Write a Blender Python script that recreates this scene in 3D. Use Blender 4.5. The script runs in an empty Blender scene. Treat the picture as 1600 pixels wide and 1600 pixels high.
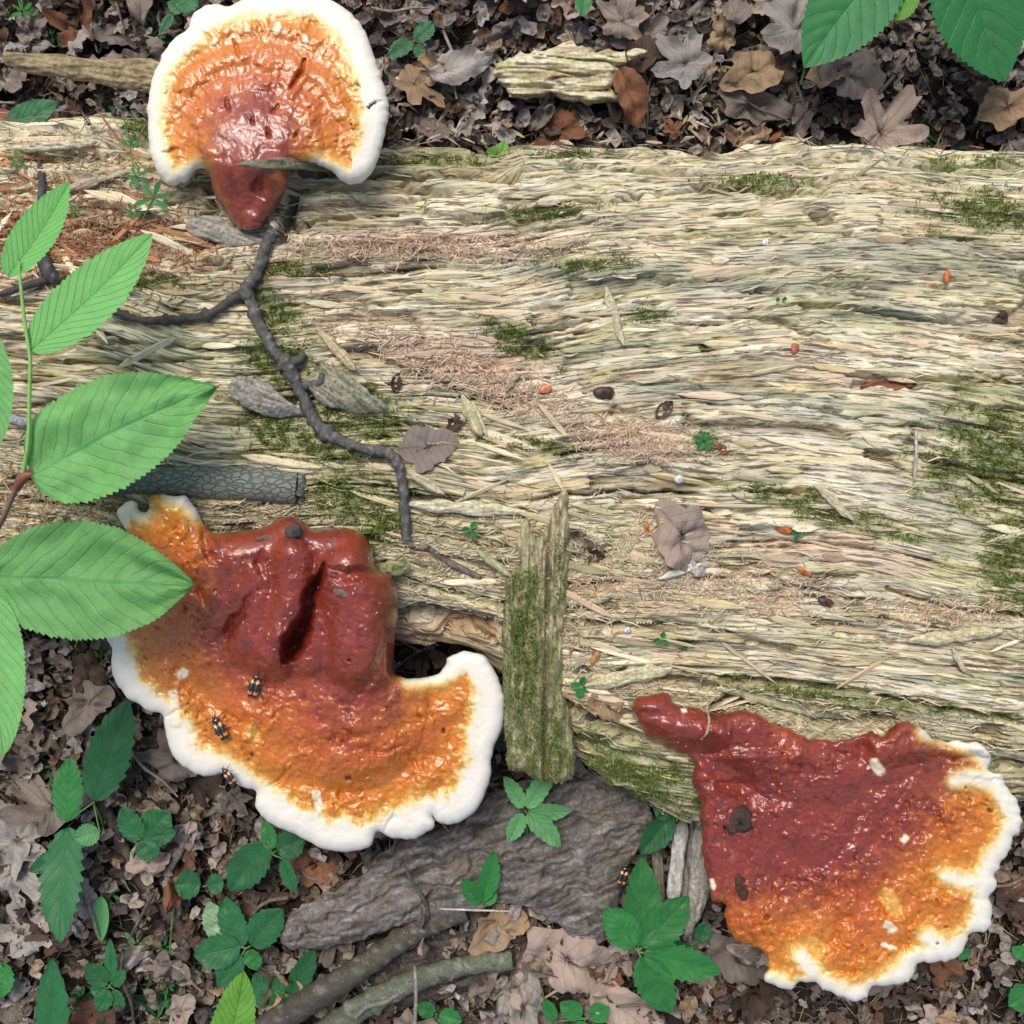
import bpy, math, random
import numpy as np
from mathutils import Matrix, Vector

# ------------------------------------------------------------------ camera, sky, sun, exposure
K = 0.0004          # metres per working unit (1 unit = 1 photo pixel at the top of the log)
HC = 1715.0         # camera height above the log's top, working units
scene = bpy.context.scene
cam_d = bpy.data.cameras.new("camera"); cam = bpy.data.objects.new("camera", cam_d)
scene.collection.objects.link(cam); scene.camera = cam
cam.location = (0, 0, HC * K); cam.rotation_euler = (0, 0, 0)
cam_d.sensor_width = 36; cam_d.lens = 18.0 * HC / 800.0
cam_d.clip_start = 0.01; cam_d.clip_end = 200

SUN_EL, SUN_ROT = math.radians(62), math.radians(-22)
world = bpy.data.worlds.new("World"); scene.world = world; world.use_nodes = True
wn = world.node_tree
bg = wn.nodes["Background"]; sky = wn.nodes.new("ShaderNodeTexSky")
sky.sky_type = 'NISHITA'; sky.sun_disc = False
sky.sun_elevation = SUN_EL; sky.sun_rotation = SUN_ROT
sky.air_density = 1.0; sky.dust_density = 3.5; sky.ozone_density = 0.6
wn.links.new(sky.outputs[0], bg.inputs[0]); bg.inputs[1].default_value = 0.105
sun_d = bpy.data.lights.new("sun", 'SUN'); sun_d.energy = 1.5; sun_d.angle = math.radians(26); sun_d.color = (1.0, 0.95, 0.86)
sun = bpy.data.objects.new("sun", sun_d); scene.collection.objects.link(sun)
sd = Vector((math.sin(SUN_ROT) * math.cos(SUN_EL), math.cos(SUN_ROT) * math.cos(SUN_EL), math.sin(SUN_EL)))
sun.rotation_euler = sd.to_track_quat('Z', 'Y').to_euler(); sun.location = (0, 0, 2)
scene.view_settings.view_transform = 'Standard'; scene.view_settings.look = 'None'
scene.view_settings.exposure = 0.68; scene.view_settings.gamma = 1.0
scene.view_settings.use_curve_mapping = False
scene.render.resolution_x = 1024; scene.render.resolution_y = 1024

rng = np.random.default_rng(7); random.seed(7)
COL = scene.collection

# ------------------------------------------------------------------ numeric helpers
_perm = np.random.default_rng(3).permutation(256); _perm = np.concatenate([_perm, _perm])
_ang = np.random.default_rng(4).random(256) * 2 * np.pi
_gx, _gy = np.cos(_ang), np.sin(_ang)
def pn(x, y, seed=0):
    x = np.asarray(x, float); y = np.asarray(y, float)
    xi = np.floor(x).astype(np.int64); yi = np.floor(y).astype(np.int64)
    xf = x - xi; yf = y - yi
    u = xf * xf * xf * (xf * (xf * 6 - 15) + 10); v = yf * yf * yf * (yf * (yf * 6 - 15) + 10)
    def g(a, b):
        h = _perm[(_perm[(xi + a + seed * 17) & 255] + yi + b + seed * 31) & 255]
        return _gx[h] * (xf - a) + _gy[h] * (yf - b)
    n0 = g(0, 0) * (1 - u) + g(1, 0) * u; n1 = g(0, 1) * (1 - u) + g(1, 1) * u
    return (n0 * (1 - v) + n1 * v) * 1.5
def fbm(x, y, o=4, seed=0, gain=0.5):
    a = 1.0; s = 0; t = 0
    for i in range(o):
        s = s + a * pn(x * 2 ** i, y * 2 ** i, seed + i); t += a; a *= gain
    return s / t * 1.3
def ss(a, b, x):
    t = np.clip((x - a) / (b - a), 0, 1); return t * t * (3 - 2 * t)
def crom(P, n=6, closed=False):
    P = np.asarray(P, float)
    if closed: Q = np.vstack([P[-1], P, P[0], P[1]])
    else: Q = np.vstack([2 * P[0] - P[1], P, 2 * P[-1] - P[-2]])
    out = []; m = len(Q) - 3
    for i in range(m):
        p0, p1, p2, p3 = Q[i:i + 4]
        for k in range(n):
            t = k / n
            out.append(0.5 * (2 * p1 + (p2 - p0) * t + (2 * p0 - 5 * p1 + 4 * p2 - p3) * t * t + (3 * p1 - p0 - 3 * p2 + p3) * t ** 3))
    if not closed: out.append(P[-1])
    return np.array(out)
def pdist(x, y, P, closed=False, near=False):
    """distance to a polyline, fractional index of the nearest point"""
    P = np.asarray(P, float); n = len(P) - (0 if closed else 1)
    best = np.full(x.shape, 1e18); idx = np.zeros(x.shape); bx = np.zeros(x.shape); by = np.zeros(x.shape)
    for i in range(n):
        a = P[i]; b = P[(i + 1) % len(P)]
        dx, dy = b[0] - a[0], b[1] - a[1]; L = dx * dx + dy * dy + 1e-9
        t = np.clip(((x - a[0]) * dx + (y - a[1]) * dy) / L, 0, 1)
        qx = a[0] + t * dx; qy = a[1] + t * dy
        d = (x - qx) ** 2 + (y - qy) ** 2
        m = d < best
        best = np.where(m, d, best); idx = np.where(m, i + t, idx)
        if near: bx = np.where(m, qx, bx); by = np.where(m, qy, by)
    if near: return np.sqrt(best), idx, bx, by
    return np.sqrt(best), idx
def inside(x, y, P):
    c = np.zeros(x.shape, bool); n = len(P)
    for i in range(n):
        x0, y0 = P[i][:2]; x1, y1 = P[(i + 1) % n][:2]
        if y0 == y1: continue
        m = ((y0 > y) != (y1 > y)) & (x < (x1 - x0) * (y - y0) / (y1 - y0) + x0)
        c ^= m
    return c
def toW(px, py, z):
    f = (HC - z) / HC
    return (px - 800) * f, (800 - py) * f, z
def toP(X, Y, Z):
    f = HC / (HC - Z); return X * f + 800, 800 - Y * f
def W3(px, py, z):
    px, py, z = np.broadcast_arrays(np.asarray(px, float), np.asarray(py, float), np.asarray(z, float))
    X, Y, Z = toW(px, py, z); return np.stack([X, Y, Z], -1)
def mixc(c, d, t):
    t = np.asarray(t)[..., None]; return c * (1 - t) + np.asarray(d) * t

# ------------------------------------------------------------------ object helpers
def tag(o, label=None, cat=None, group=None, kind=None):
    if label: o['label'] = label
    if cat: o['category'] = cat
    if group: o['group'] = group
    if kind: o['kind'] = kind
    return o
def empty(name, origin, label=None, cat=None, group=None):
    o = bpy.data.objects.new(name, None); o.empty_display_size = 0.01
    o.location = tuple(float(c) * K for c in origin); COL.objects.link(o)
    o['_u'] = [float(c) for c in origin]
    return tag(o, label, cat, group)
def mkmesh(name, V, F, mat, col=None, uv=None, smooth=True, nrm=None):
    V = np.asarray(V, float).reshape(-1, 3)
    me = bpy.data.meshes.new(name)
    if isinstance(F, np.ndarray):
        k = F.shape[1]; nf = len(F)
        me.vertices.add(len(V)); me.vertices.foreach_set('co', (V * K).ravel())
        me.loops.add(nf * k); me.loops.foreach_set('vertex_index', F.ravel().astype(np.int32))
        me.polygons.add(nf)
        me.polygons.foreach_set('loop_start', np.arange(0, nf * k, k, dtype=np.int32))
        me.update(calc_edges=True)
        li = F.ravel()
    else:
        me.from_pydata((V * K).tolist(), [], F); me.update()
        li = None
    if li is None or uv is not None or True:
        li = np.empty(len(me.loops), np.int32); me.loops.foreach_get('vertex_index', li)
    if col is not None:
        c = np.ones((len(V), 4)); c[:, :3] = np.broadcast_to(np.asarray(col), (len(V), 3)) if np.ndim(col) < 2 else col
        a = me.color_attributes.new('Col', 'FLOAT_COLOR', 'POINT'); a.data.foreach_set('color', c.ravel())
    if uv is not None:
        l = me.uv_layers.new(name='UVMap'); l.data.foreach_set('uv', np.asarray(uv)[li].ravel())
    me.polygons.foreach_set('use_smooth', np.full(len(me.polygons), smooth, bool))
    if nrm is not None: me.normals_split_custom_set_from_vertices(nrm.tolist())
    if mat: me.materials.append(mat)
    return me
def obj(name, V, F, mat, parent=None, origin=None, **kw):
    V = np.asarray(V, float).reshape(-1, 3)
    if parent is not None:
        org = np.array(parent['_u']) if '_u' in parent.keys() else np.zeros(3)
    else: org = np.asarray(origin if origin is not None else [V[:, 0].mean(), V[:, 1].mean(), V[:, 2].min()], float)
    o = bpy.data.objects.new(name, mkmesh(name, V - org, F, mat, **kw)); COL.objects.link(o)
    o['_u'] = [float(c) for c in org]
    if parent is not None: o.parent = parent
    else: o.location = tuple(org * K)
    return o
def gridF(n, m, wrap=False):
    i = np.arange(n - 1)[:, None]; j = np.arange(m if wrap else m - 1)[None, :]
    j2 = (j + 1) % m
    return np.stack([(i * m + j) + 0 * j2, (i + 1) * m + j, (i + 1) * m + j2, i * m + j2], -1).reshape(-1, 4)
def join(parts):
    """[(V,F,col,uv?)] -> one"""
    Vs, Fs, Cs, Us = [], [], [], []; o = 0
    for p in parts:
        Vs.append(p[0]); Fs.append(np.asarray(p[1]) + o); o += len(p[0])
        Cs.append(p[2] if np.ndim(p[2]) == 2 else np.tile(p[2], (len(p[0]), 1)))
    return np.vstack(Vs), np.vstack(Fs), np.vstack(Cs)

# ------------------------------------------------------------------ materials
def newmat(name):
    m = bpy.data.materials.new(name); m.use_nodes = True
    nt = m.node_tree; return m, nt, nt.nodes['Principled BSDF']
def N(nt, t, **kw):
    n = nt.nodes.new(t)
    for k, v in kw.items():
        if k in n.inputs.keys() if isinstance(k, str) else False: n.inputs[k].default_value = v
        else: setattr(n, k, v)
    return n
def matV(name, rough=0.8, n_scale=300, n_amt=0.25, bump=0.0004, b_scale=600, stretch=None, coat=0.0, spec=0.4, trans=0.0, base=None, objvar=0.0, detail=4, coat_rough=0.2, streak=False):
    """vertex colour (or one base colour) x fine procedural grain + fine relief"""
    m, nt, b = newmat(name); L = nt.links.new
    tc = nt.nodes.new('ShaderNodeTexCoord'); co = tc.outputs['Object']
    if stretch is not None:
        mp = nt.nodes.new('ShaderNodeMapping'); mp.inputs['Scale'].default_value = stretch[1]
        L(tc.outputs[stretch[0]], mp.inputs[0]); co = mp.outputs[0]
    if base is None:
        at = nt.nodes.new('ShaderNodeAttribute'); at.attribute_name = 'Col'; c = at.outputs['Color']
    else:
        rg = nt.nodes.new('ShaderNodeRGB'); rg.outputs[0].default_value = (*base, 1); c = rg.outputs[0]
    nz = N(nt, 'ShaderNodeTexNoise', Scale=n_scale, Detail=detail, Roughness=0.65); L(co, nz.inputs['Vector'])
    mr = nt.nodes.new('ShaderNodeMapRange'); mr.inputs['From Min'].default_value = 0.3; mr.inputs['From Max'].default_value = 0.7
    mr.inputs['To Min'].default_value = 1 - n_amt; mr.inputs['To Max'].default_value = 1 + n_amt
    L(nz.outputs[0], mr.inputs[0])
    mx = nt.nodes.new('ShaderNodeVectorMath'); mx.operation = 'SCALE'; L(c, mx.inputs[0]); L(mr.outputs[0], mx.inputs['Scale'])
    c = mx.outputs[0]
    if objvar:
        oi = nt.nodes.new('ShaderNodeObjectInfo')
        m2 = nt.nodes.new('ShaderNodeMapRange'); m2.inputs['To Min'].default_value = 1 - objvar; m2.inputs['To Max'].default_value = 1 + objvar
        L(oi.outputs['Random'], m2.inputs[0])
        m3 = nt.nodes.new('ShaderNodeVectorMath'); m3.operation = 'SCALE'; L(c, m3.inputs[0]); L(m2.outputs[0], m3.inputs['Scale']); c = m3.outputs[0]
    L(c, b.inputs['Base Color'])
    b.inputs['Roughness'].default_value = rough; b.inputs['Specular IOR Level'].default_value = spec
    b.inputs['Coat Weight'].default_value = coat; b.inputs['Coat Roughness'].default_value = coat_rough
    if streak:
        mp2 = nt.nodes.new('ShaderNodeMapping'); mp2.inputs['Scale'].default_value = (38, 620, 1); L(tc.outputs['UV'], mp2.inputs[0])
        ns_ = N(nt, 'ShaderNodeTexNoise', Scale=1.0, Detail=7, Roughness=0.72); ns_.inputs['Distortion'].default_value = .35; L(mp2.outputs[0], ns_.inputs['Vector'])
        ms_ = nt.nodes.new('ShaderNodeMapRange'); ms_.inputs[1].default_value = .385; ms_.inputs[2].default_value = .47; ms_.inputs[3].default_value = .34; ms_.inputs[4].default_value = 1.0; L(ns_.outputs[0], ms_.inputs[0])
        mh_ = nt.nodes.new('ShaderNodeMapRange'); mh_.inputs[1].default_value = .56; mh_.inputs[2].default_value = .72; mh_.inputs[3].default_value = 1.0; mh_.inputs[4].default_value = 1.28; L(ns_.outputs[0], mh_.inputs[0])
        mm_ = nt.nodes.new('ShaderNodeMath'); mm_.operation = 'MULTIPLY'; L(ms_.outputs[0], mm_.inputs[0]); L(mh_.outputs[0], mm_.inputs[1])
        m4 = nt.nodes.new('ShaderNodeVectorMath'); m4.operation = 'SCALE'; L(c, m4.inputs[0]); L(mm_.outputs[0], m4.inputs['Scale']); c = m4.outputs[0]
        L(c, b.inputs['Base Color'])
    if bump:
        n2 = N(nt, 'ShaderNodeTexNoise', Scale=b_scale, Detail=5, Roughness=0.7); L(co, n2.inputs['Vector'])
        h = n2.outputs[0]
        if streak:
            ad = nt.nodes.new('ShaderNodeMath'); ad.operation = 'MULTIPLY_ADD'; L(ms_.outputs[0], ad.inputs[0]); ad.inputs[1].default_value = .9; L(h, ad.inputs[2]); h = ad.outputs[0]
        bp = nt.nodes.new('ShaderNodeBump'); bp.inputs['Distance'].default_value = bump; bp.inputs['Strength'].default_value = 1.0
        L(h, bp.inputs['Height']); L(bp.outputs[0], b.inputs['Normal'])
        if coat: L(bp.outputs[0], b.inputs['Coat Normal'])
    if trans:
        tr = nt.nodes.new('ShaderNodeBsdfTranslucent'); L(c, tr.inputs[0])
        ms = nt.nodes.new('ShaderNodeMixShader'); ms.inputs[0].default_value = trans
        L(b.outputs[0], ms.inputs[1]); L(tr.outputs[0], ms.inputs[2]); L(ms.outputs[0], nt.nodes['Material Output'].inputs[0])
    return m
def matLeaf(name, col, vein, nv=9, slope=0.55, rough=0.45, vamt=0.6, trans=0.3, blotch=0.2, vw=0.10, bump=0.0006, spots=0.0, net=0.12, spec=0.35, vb=-0.6, st=0.60):
    """leaf with pinnate veins drawn from the leaf's own UV (u along, v across -1..1)"""
    m, nt, b = newmat(name); L = nt.links.new
    def M(op, a, b2=None, c2=None):
        n = nt.nodes.new('ShaderNodeMath'); n.operation = op
        for i, v in enumerate((a, b2, c2)):
            if v is None: continue
            if isinstance(v, (int, float)): n.inputs[i].default_value = v
            else: L(v, n.inputs[i])
        return n.outputs[0]
    uvn = nt.nodes.new('ShaderNodeUVMap'); sp = nt.nodes.new('ShaderNodeSeparateXYZ'); L(uvn.outputs[0], sp.inputs[0])
    u, v = sp.outputs[0], sp.outputs[1]
    tc = nt.nodes.new('ShaderNodeTexCoord')
    wob = N(nt, 'ShaderNodeTexNoise', Scale=70, Detail=2); L(tc.outputs['Object'], wob.inputs['Vector'])
    av = M('ABSOLUTE', v)
    ph = M('SUBTRACT', M('MULTIPLY', u, nv), M('MULTIPLY', av, nv * slope * 0.45))
    ph = M('ADD', ph, M('MULTIPLY', M('SUBTRACT', wob.outputs[0], 0.5), 0.5))
    tri = M('ABSOLUTE', M('SUBTRACT', M('FRACT', ph), 0.5))      # 0.5 at a vein
    side = M('SUBTRACT', 0.5, tri)                               # 0 at vein
    sv = nt.nodes.new('ShaderNodeMapRange'); sv.interpolation_type = 'SMOOTHSTEP'
    L(side, sv.inputs[0]); sv.inputs[1].default_value = 0; sv.inputs[2].default_value = vw; sv.inputs[3].default_value = 1; sv.inputs[4].default_value = 0
    mv = nt.nodes.new('ShaderNodeMapRange'); mv.interpolation_type = 'SMOOTHSTEP'
    L(av, mv.inputs[0]); mv.inputs[1].default_value = 0.005; mv.inputs[2].default_value = 0.06; mv.inputs[3].default_value = 1; mv.inputs[4].default_value = 0
    ve = M('MAXIMUM', M('MULTIPLY', sv.outputs[0], 0.75), mv.outputs[0])
    vo = N(nt, 'ShaderNodeTexVoronoi', Scale=900); vo.feature = 'DISTANCE_TO_EDGE'; L(tc.outputs['Object'], vo.inputs['Vector'])
    vn = nt.nodes.new('ShaderNodeMapRange'); L(vo.outputs['Distance'], vn.inputs[0]); vn.inputs[1].default_value = 0; vn.inputs[2].default_value = 0.12; vn.inputs[3].default_value = 1; vn.inputs[4].default_value = 0
    ve2 = M('MAXIMUM', ve, M('MULTIPLY', vn.outputs[0], net))
    mix = nt.nodes.new('ShaderNodeMix'); mix.data_type = 'RGBA'
    mix.inputs[6].default_value = (*col, 1); mix.inputs[7].default_value = (*vein, 1)
    L(M('MULTIPLY', ve2, vamt), mix.inputs[0])
    nz = N(nt, 'ShaderNodeTexNoise', Scale=110, Detail=5, Roughness=0.6); L(tc.outputs['Object'], nz.inputs['Vector'])
    mr = nt.nodes.new('ShaderNodeMapRange'); mr.inputs[1].default_value = 0.3; mr.inputs[2].default_value = 0.7; mr.inputs[3].default_value = 1 - blotch; mr.inputs[4].default_value = 1 + blotch
    L(nz.outputs[0], mr.inputs[0])
    oi = nt.nodes.new('ShaderNodeObjectInfo')
    m2 = nt.nodes.new('ShaderNodeMapRange'); m2.inputs[3].default_value = 0.82; m2.inputs[4].default_value = 1.18; L(oi.outputs['Random'], m2.inputs[0])
    sc = nt.nodes.new('ShaderNodeVectorMath'); sc.operation = 'SCALE'; L(mix.outputs[2], sc.inputs[0]); L(M('MULTIPLY', mr.outputs[0], m2.outputs[0]), sc.inputs['Scale'])
    c = sc.outputs[0]
    if spots:
        n3 = N(nt, 'ShaderNodeTexNoise', Scale=260, Detail=3); L(tc.outputs['Object'], n3.inputs['Vector'])
        s3 = nt.nodes.new('ShaderNodeMapRange'); L(n3.outputs[0], s3.inputs[0]); s3.inputs[1].default_value = st; s3.inputs[2].default_value = st + .06
        mx = nt.nodes.new('ShaderNodeMix'); mx.data_type = 'RGBA'; L(M('MULTIPLY', s3.outputs[0], spots), mx.inputs[0]); L(c, mx.inputs[6]); mx.inputs[7].default_value = (0.05, 0.03, 0.02, 1)
        c = mx.outputs[2]
    L(c, b.inputs['Base Color']); b.inputs['Roughness'].default_value = rough; b.inputs['Specular IOR Level'].default_value = spec
    hh = M('ADD', M('MULTIPLY', ve2, vb), M('MULTIPLY', nz.outputs[0], 0.8))
    bp = nt.nodes.new('ShaderNodeBump'); bp.inputs['Distance'].default_value = bump; L(hh, bp.inputs['Height']); L(bp.outputs[0], b.inputs['Normal'])
    tr = nt.nodes.new('ShaderNodeBsdfTranslucent'); L(c, tr.inputs[0])
    ms = nt.nodes.new('ShaderNodeMixShader'); ms.inputs[0].default_value = trans
    L(b.outputs[0], ms.inputs[1]); L(tr.outputs[0], ms.inputs[2]); L(ms.outputs[0], nt.nodes['Material Output'].inputs[0])
    return m

M_wood = matV('rotten_wood', 0.85, 1.0, 0.32, 0.0011, 1.0, stretch=('UV', (70, 900, 1)), spec=0.25, detail=6, streak=True)
M_splint = matV('splinter_wood', 0.85, 1.0, 0.30, 0.0005, 1.0, stretch=('Object', (90, 1300, 1300)), spec=0.25, objvar=0.25)
M_chip = matV('wood_chip', 0.9, 500, 0.25, 0.0003, 900, spec=0.2)
M_moss = matV('moss', 0.75, 250, 0.35, 0, spec=0.25, trans=0.2)
M_soil = matV('soil', 0.95, 260, 0.5, 0.003, 400, spec=0.15)
M_bark = matV('bark', 0.85, 350, 0.4, 0.0012, 500, spec=0.3)
M_twig = matV('twig_bark', 0.7, 500, 0.4, 0.0006, 900, spec=0.4)
# ------------------------------------------------------------------ the fallen log
up_px = np.array([[-400, 200], [0, 196], [230, 205], [330, 232], [450, 226], [560, 222], [700, 226], [850, 236], [1000, 240], [1100, 247], [1200, 238], [1300, 233], [1450, 241], [1600, 246], [2000, 250]], float)
lo_px = np.array([[-400, 960], [0, 972], [150, 972], [400, 975], [620, 985], [760, 1018], [830, 1110], [920, 1200], [1000, 1240], [1090, 1290], [1160, 1290], [1300, 1262], [1600, 1246], [2000, 1260]], float)
BD = 185.0
nx, ns = 640, 880
xs = np.linspace(-1150, 1150, nx)
fe = (HC + BD) / HC
th = np.linspace(-math.radians(128), math.radians(128), 2000)
nexp = 2.5
uy = np.sign(np.sin(th)) * np.abs(np.sin(th)) ** (2 / nexp)      # + is towards the photo's bottom
uz = np.sign(np.cos(th)) * np.abs(np.cos(th)) ** (2 / nexp)
arc = np.concatenate([[0], np.cumsum(np.hypot(np.diff(uy) * 480, np.diff(uz) * BD))])
sarc = np.linspace(0, arc[-1], ns)
cy = np.interp(sarc, arc, uy); cz = np.interp(sarc, arc, uz)
pxs = xs / fe + 800
yu = (800 - np.interp(pxs, up_px[:, 0], up_px[:, 1])) * fe
yl = (800 - np.interp(pxs, lo_px[:, 0], lo_px[:, 1])) * fe
def sm(a, k=15):
    return np.convolve(np.pad(a, k, mode='edge'), np.ones(2 * k + 1) / (2 * k + 1), 'valid')
yu = sm(yu, 12); yl = sm(yl, 12)
yc = (yu + yl) / 2; ya = (yu - yl) / 2
Xg = np.repeat(xs[:, None], ns, 1)
Yg = yc[:, None] - ya[:, None] * cy[None]
Zg = -BD + BD * cz[None] + 0 * Xg
# large lumps
Zg += 10 * fbm(Xg / 260, Yg / 150, 3, 11)
PX, PY = toP(Xg, Yg, Zg)
# surface normal of the smooth form
dYs = np.gradient(Yg, axis=1); dZs = np.gradient(Zg, axis=1)
nl = np.hypot(dYs, dZs) + 1e-9; NY = -dZs / nl * -1; NZ = dYs / nl
sgn = np.sign(NZ[:, ns // 2:ns // 2 + 1]); NY = dZs / nl * -1 * sgn * -1; NZ = NZ * sgn
NY = -dZs / nl * sgn
# grain coordinate
S = sarc[None, :] * (ya[:, None] / 480)
wv = ss(330, 1000, PY)
hx = np.interp(PX, [-300, 430, 560, 900, 1700], [-15, 0, 24, 90, 165])
leftdip = 26 * np.exp(-((PX - 380) / 160) ** 2) * ss(350, 600, PY)
Vg = S - wv * hx - leftdip
Vg = Vg + 11 * fbm(Xg / 420, Vg / 130, 2, 21) + 0.8 * pn(Xg / 90, Vg / 40, 25)
v0 = Vg.min() - 5; v1 = Vg.max() + 5
# relief texture R(x, v) made of overlapping slivers
rx, rv = 3.0, 1.0
RX = int(2300 / rx) + 2; RV = int((v1 - v0) / rv) + 2
R = np.full((RX, RV), -22.0); T = np.full((RX, RV), 0, np.int16)
rr = np.random.default_rng(12)
for i in range(170):      # broad flat plates of sound wood under the shreds
    Ln = rr.uniform(160, 620); Wd = rr.uniform(14, 42); x0 = rr.uniform(0, 2300); c0 = rr.uniform(0, (v1 - v0)); off = rr.uniform(-13, 1)
    a, b_ = max(int((x0 - Ln / 2) / rx), 0), min(int((x0 + Ln / 2) / rx) + 1, RX); c, d = max(int((c0 - Wd) / rv), 0), min(int((c0 + Wd) / rv) + 1, RV)
    if b_ - a < 2 or d - c < 2: continue
    xx = (np.arange(a, b_) * rx - x0) / (Ln / 2); vv = (np.arange(c, d) * rv - c0)
    wd = Wd * np.clip((1 - np.abs(xx)) / .3, 0, 1) ** .5 * (.8 + .2 * pn(xx * 6, xx * 0 + i, 3))
    rag = 4 * pn(xx[:, None] * Ln / 30, vv[None] / 3 + i, 5)
    q = np.abs(vv[None] + rag) / (wd[:, None] + .01); h = off + (1 - q ** 4) * 1.5 + 0 * q
    m = (q < 1) & (h > R[a:b_, c:d]); R[a:b_, c:d][m] = h[m]; T[a:b_, c:d][m] = rr.integers(1, 32000)
NS = 15000
for i in range(NS):
    big = rr.random() < 0.14
    Ln = (rr.lognormal(4.7, 0.6) if not big else rr.lognormal(5.5, 0.45)); Wd = rr.uniform(1.6, 5.5) if not big else rr.uniform(6, 20)
    Ln = min(Ln, 520)
    x0 = rr.uniform(0, 2300); c0 = rr.uniform(0, (v1 - v0))
    off = rr.normal(-7, 5.0) if not big else rr.normal(-8, 4)
    a, b_ = int((x0 - Ln / 2) / rx), int((x0 + Ln / 2) / rx) + 1
    c, d = int((c0 - Wd) / rv), int((c0 + Wd) / rv) + 1
    a = max(a, 0); c = max(c, 0); b_ = min(b_, RX); d = min(d, RV)
    if b_ - a < 2 or d - c < 2: continue
    xx = (np.arange(a, b_) * rx - x0) / (Ln / 2); vv = (np.arange(c, d) * rv - c0)
    e = np.clip(1 - np.abs(xx), 0, 1)
    tip = rr.uniform(0.12, 0.6)
    wd = Wd * np.clip(e / tip, 0, 1) ** 0.6
    ph = rr.uniform(0, 9)
    wd = wd * (0.85 + 0.3 * rr.random(len(xx)) * (Wd > 5)); mid = rr.uniform(-3, 3) * xx + rr.uniform(-1, 1) * np.sin(xx * 2 + ph)
    q = np.abs(vv[None] - mid[:, None]) / (wd[:, None] + 0.01)
    lift = rr.uniform(-1, 1) * 2.2 * xx
    h = off + lift[:, None] + (1 - q ** 4) * rr.uniform(0.6, 1.8) + rr.normal(0, 0.16) * vv[None]
    if rr.random() < 0.12: h = h + 5 * np.clip(xx, 0, 1)[:, None] ** 2
    m = (q < 1) & (h > R[a:b_, c:d])
    R[a:b_, c:d][m] = h[m]; T[a:b_, c:d][m] = rr.integers(1, 32000)
for i in range(46):       # long drying cracks
    Ln = rr.uniform(180, 620); x0 = rr.uniform(0, 2300); c0 = rr.uniform(0, (v1 - v0)); dp = rr.uniform(16, 34); Wd = rr.uniform(1.6, 4.5)
    a, b_ = max(int((x0 - Ln / 2) / rx), 0), min(int((x0 + Ln / 2) / rx) + 1, RX); c, d = max(int((c0 - 16) / rv), 0), min(int((c0 + 16) / rv) + 1, RV)
    if b_ - a < 2 or d - c < 2: continue
    xx = (np.arange(a, b_) * rx - x0) / (Ln / 2); vv = (np.arange(c, d) * rv - c0)
    wd = Wd * np.clip(1 - xx * xx, 0, 1) ** .7 * (.35 + 1.2 * np.abs(pn(xx * Ln / 26, xx * 0 + i, 6))); mid = 7 * pn(xx * Ln / 110, xx * 0 + i, 7) + 2 * pn(xx * Ln / 14, xx * 0 + i, 8)
    q = np.abs(vv[None] - mid[:, None]) / (wd[:, None] + 0.01); R[a:b_, c:d] -= dp * np.clip(1.3 - q, 0, 1)
for i in range(900):      # open checks and splits between the fibres
    Ln = rr.uniform(20, 170); Wd = rr.uniform(1.2, 4.2); x0 = rr.uniform(0, 2300); c0 = rr.uniform(0, (v1 - v0)); dp = rr.uniform(7, 22)
    a, b_ = max(int((x0 - Ln / 2) / rx), 0), min(int((x0 + Ln / 2) / rx) + 1, RX); c, d = max(int((c0 - 9) / rv), 0), min(int((c0 + 9) / rv) + 1, RV)
    if b_ - a < 2 or d - c < 2: continue
    xx = (np.arange(a, b_) * rx - x0) / (Ln / 2); vv = (np.arange(c, d) * rv - c0)
    wd = Wd * np.clip(1 - xx * xx, 0, 1) * (0.8 + 0.4 * np.sin(xx * Ln / 7 + i)); mid = 1.5 * np.sin(xx * 3 + i)
    q = np.abs(vv[None] - mid[:, None]) / (wd[:, None] + 0.01)
    R[a:b_, c:d] -= dp * np.clip(1.3 - q, 0, 1)
# second texture: sound wood, broad plates worn smooth and split by long straight cracks
R2 = np.full((RX, RV), -16.0); T2 = np.full((RX, RV), 0, np.int16)
for i in range(1500):
    Ln = min(rr.lognormal(5.3, .55), 760); Wd = rr.uniform(5, 17) if i % 4 else rr.uniform(16, 40); x0 = rr.uniform(0, 2300); c0 = rr.uniform(0, (v1 - v0)); off = rr.normal(-4, 2.4)
    a, b_ = max(int((x0 - Ln / 2) / rx), 0), min(int((x0 + Ln / 2) / rx) + 1, RX); c, d = max(int((c0 - Wd) / rv), 0), min(int((c0 + Wd) / rv) + 1, RV)
    if b_ - a < 2 or d - c < 2: continue
    xx = (np.arange(a, b_) * rx - x0) / (Ln / 2); vv = (np.arange(c, d) * rv - c0)
    wd = Wd * np.clip((1 - np.abs(xx)) / rr.uniform(.1, .5), 0, 1) ** .6
    jag = xx[:, None] + .10 * pn(vv[None] / 2.2 + i, xx[:, None] * 2, 5) * (300 / Ln)          # ends break into steps
    q = np.abs(vv[None] + 2.5 * pn(xx * Ln / 70, xx * 0 + i, 4)[:, None]) / (wd[:, None] + .01)
    h = off + rr.normal(0, .05) * vv[None] - 1.2 * q ** 6 + rr.normal(0, 1.2) * xx[:, None]
    m = (q < 1) & (np.abs(jag) < .93) & (h > R2[a:b_, c:d]); R2[a:b_, c:d][m] = h[m]; T2[a:b_, c:d][m] = rr.integers(1, 32000)
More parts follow.
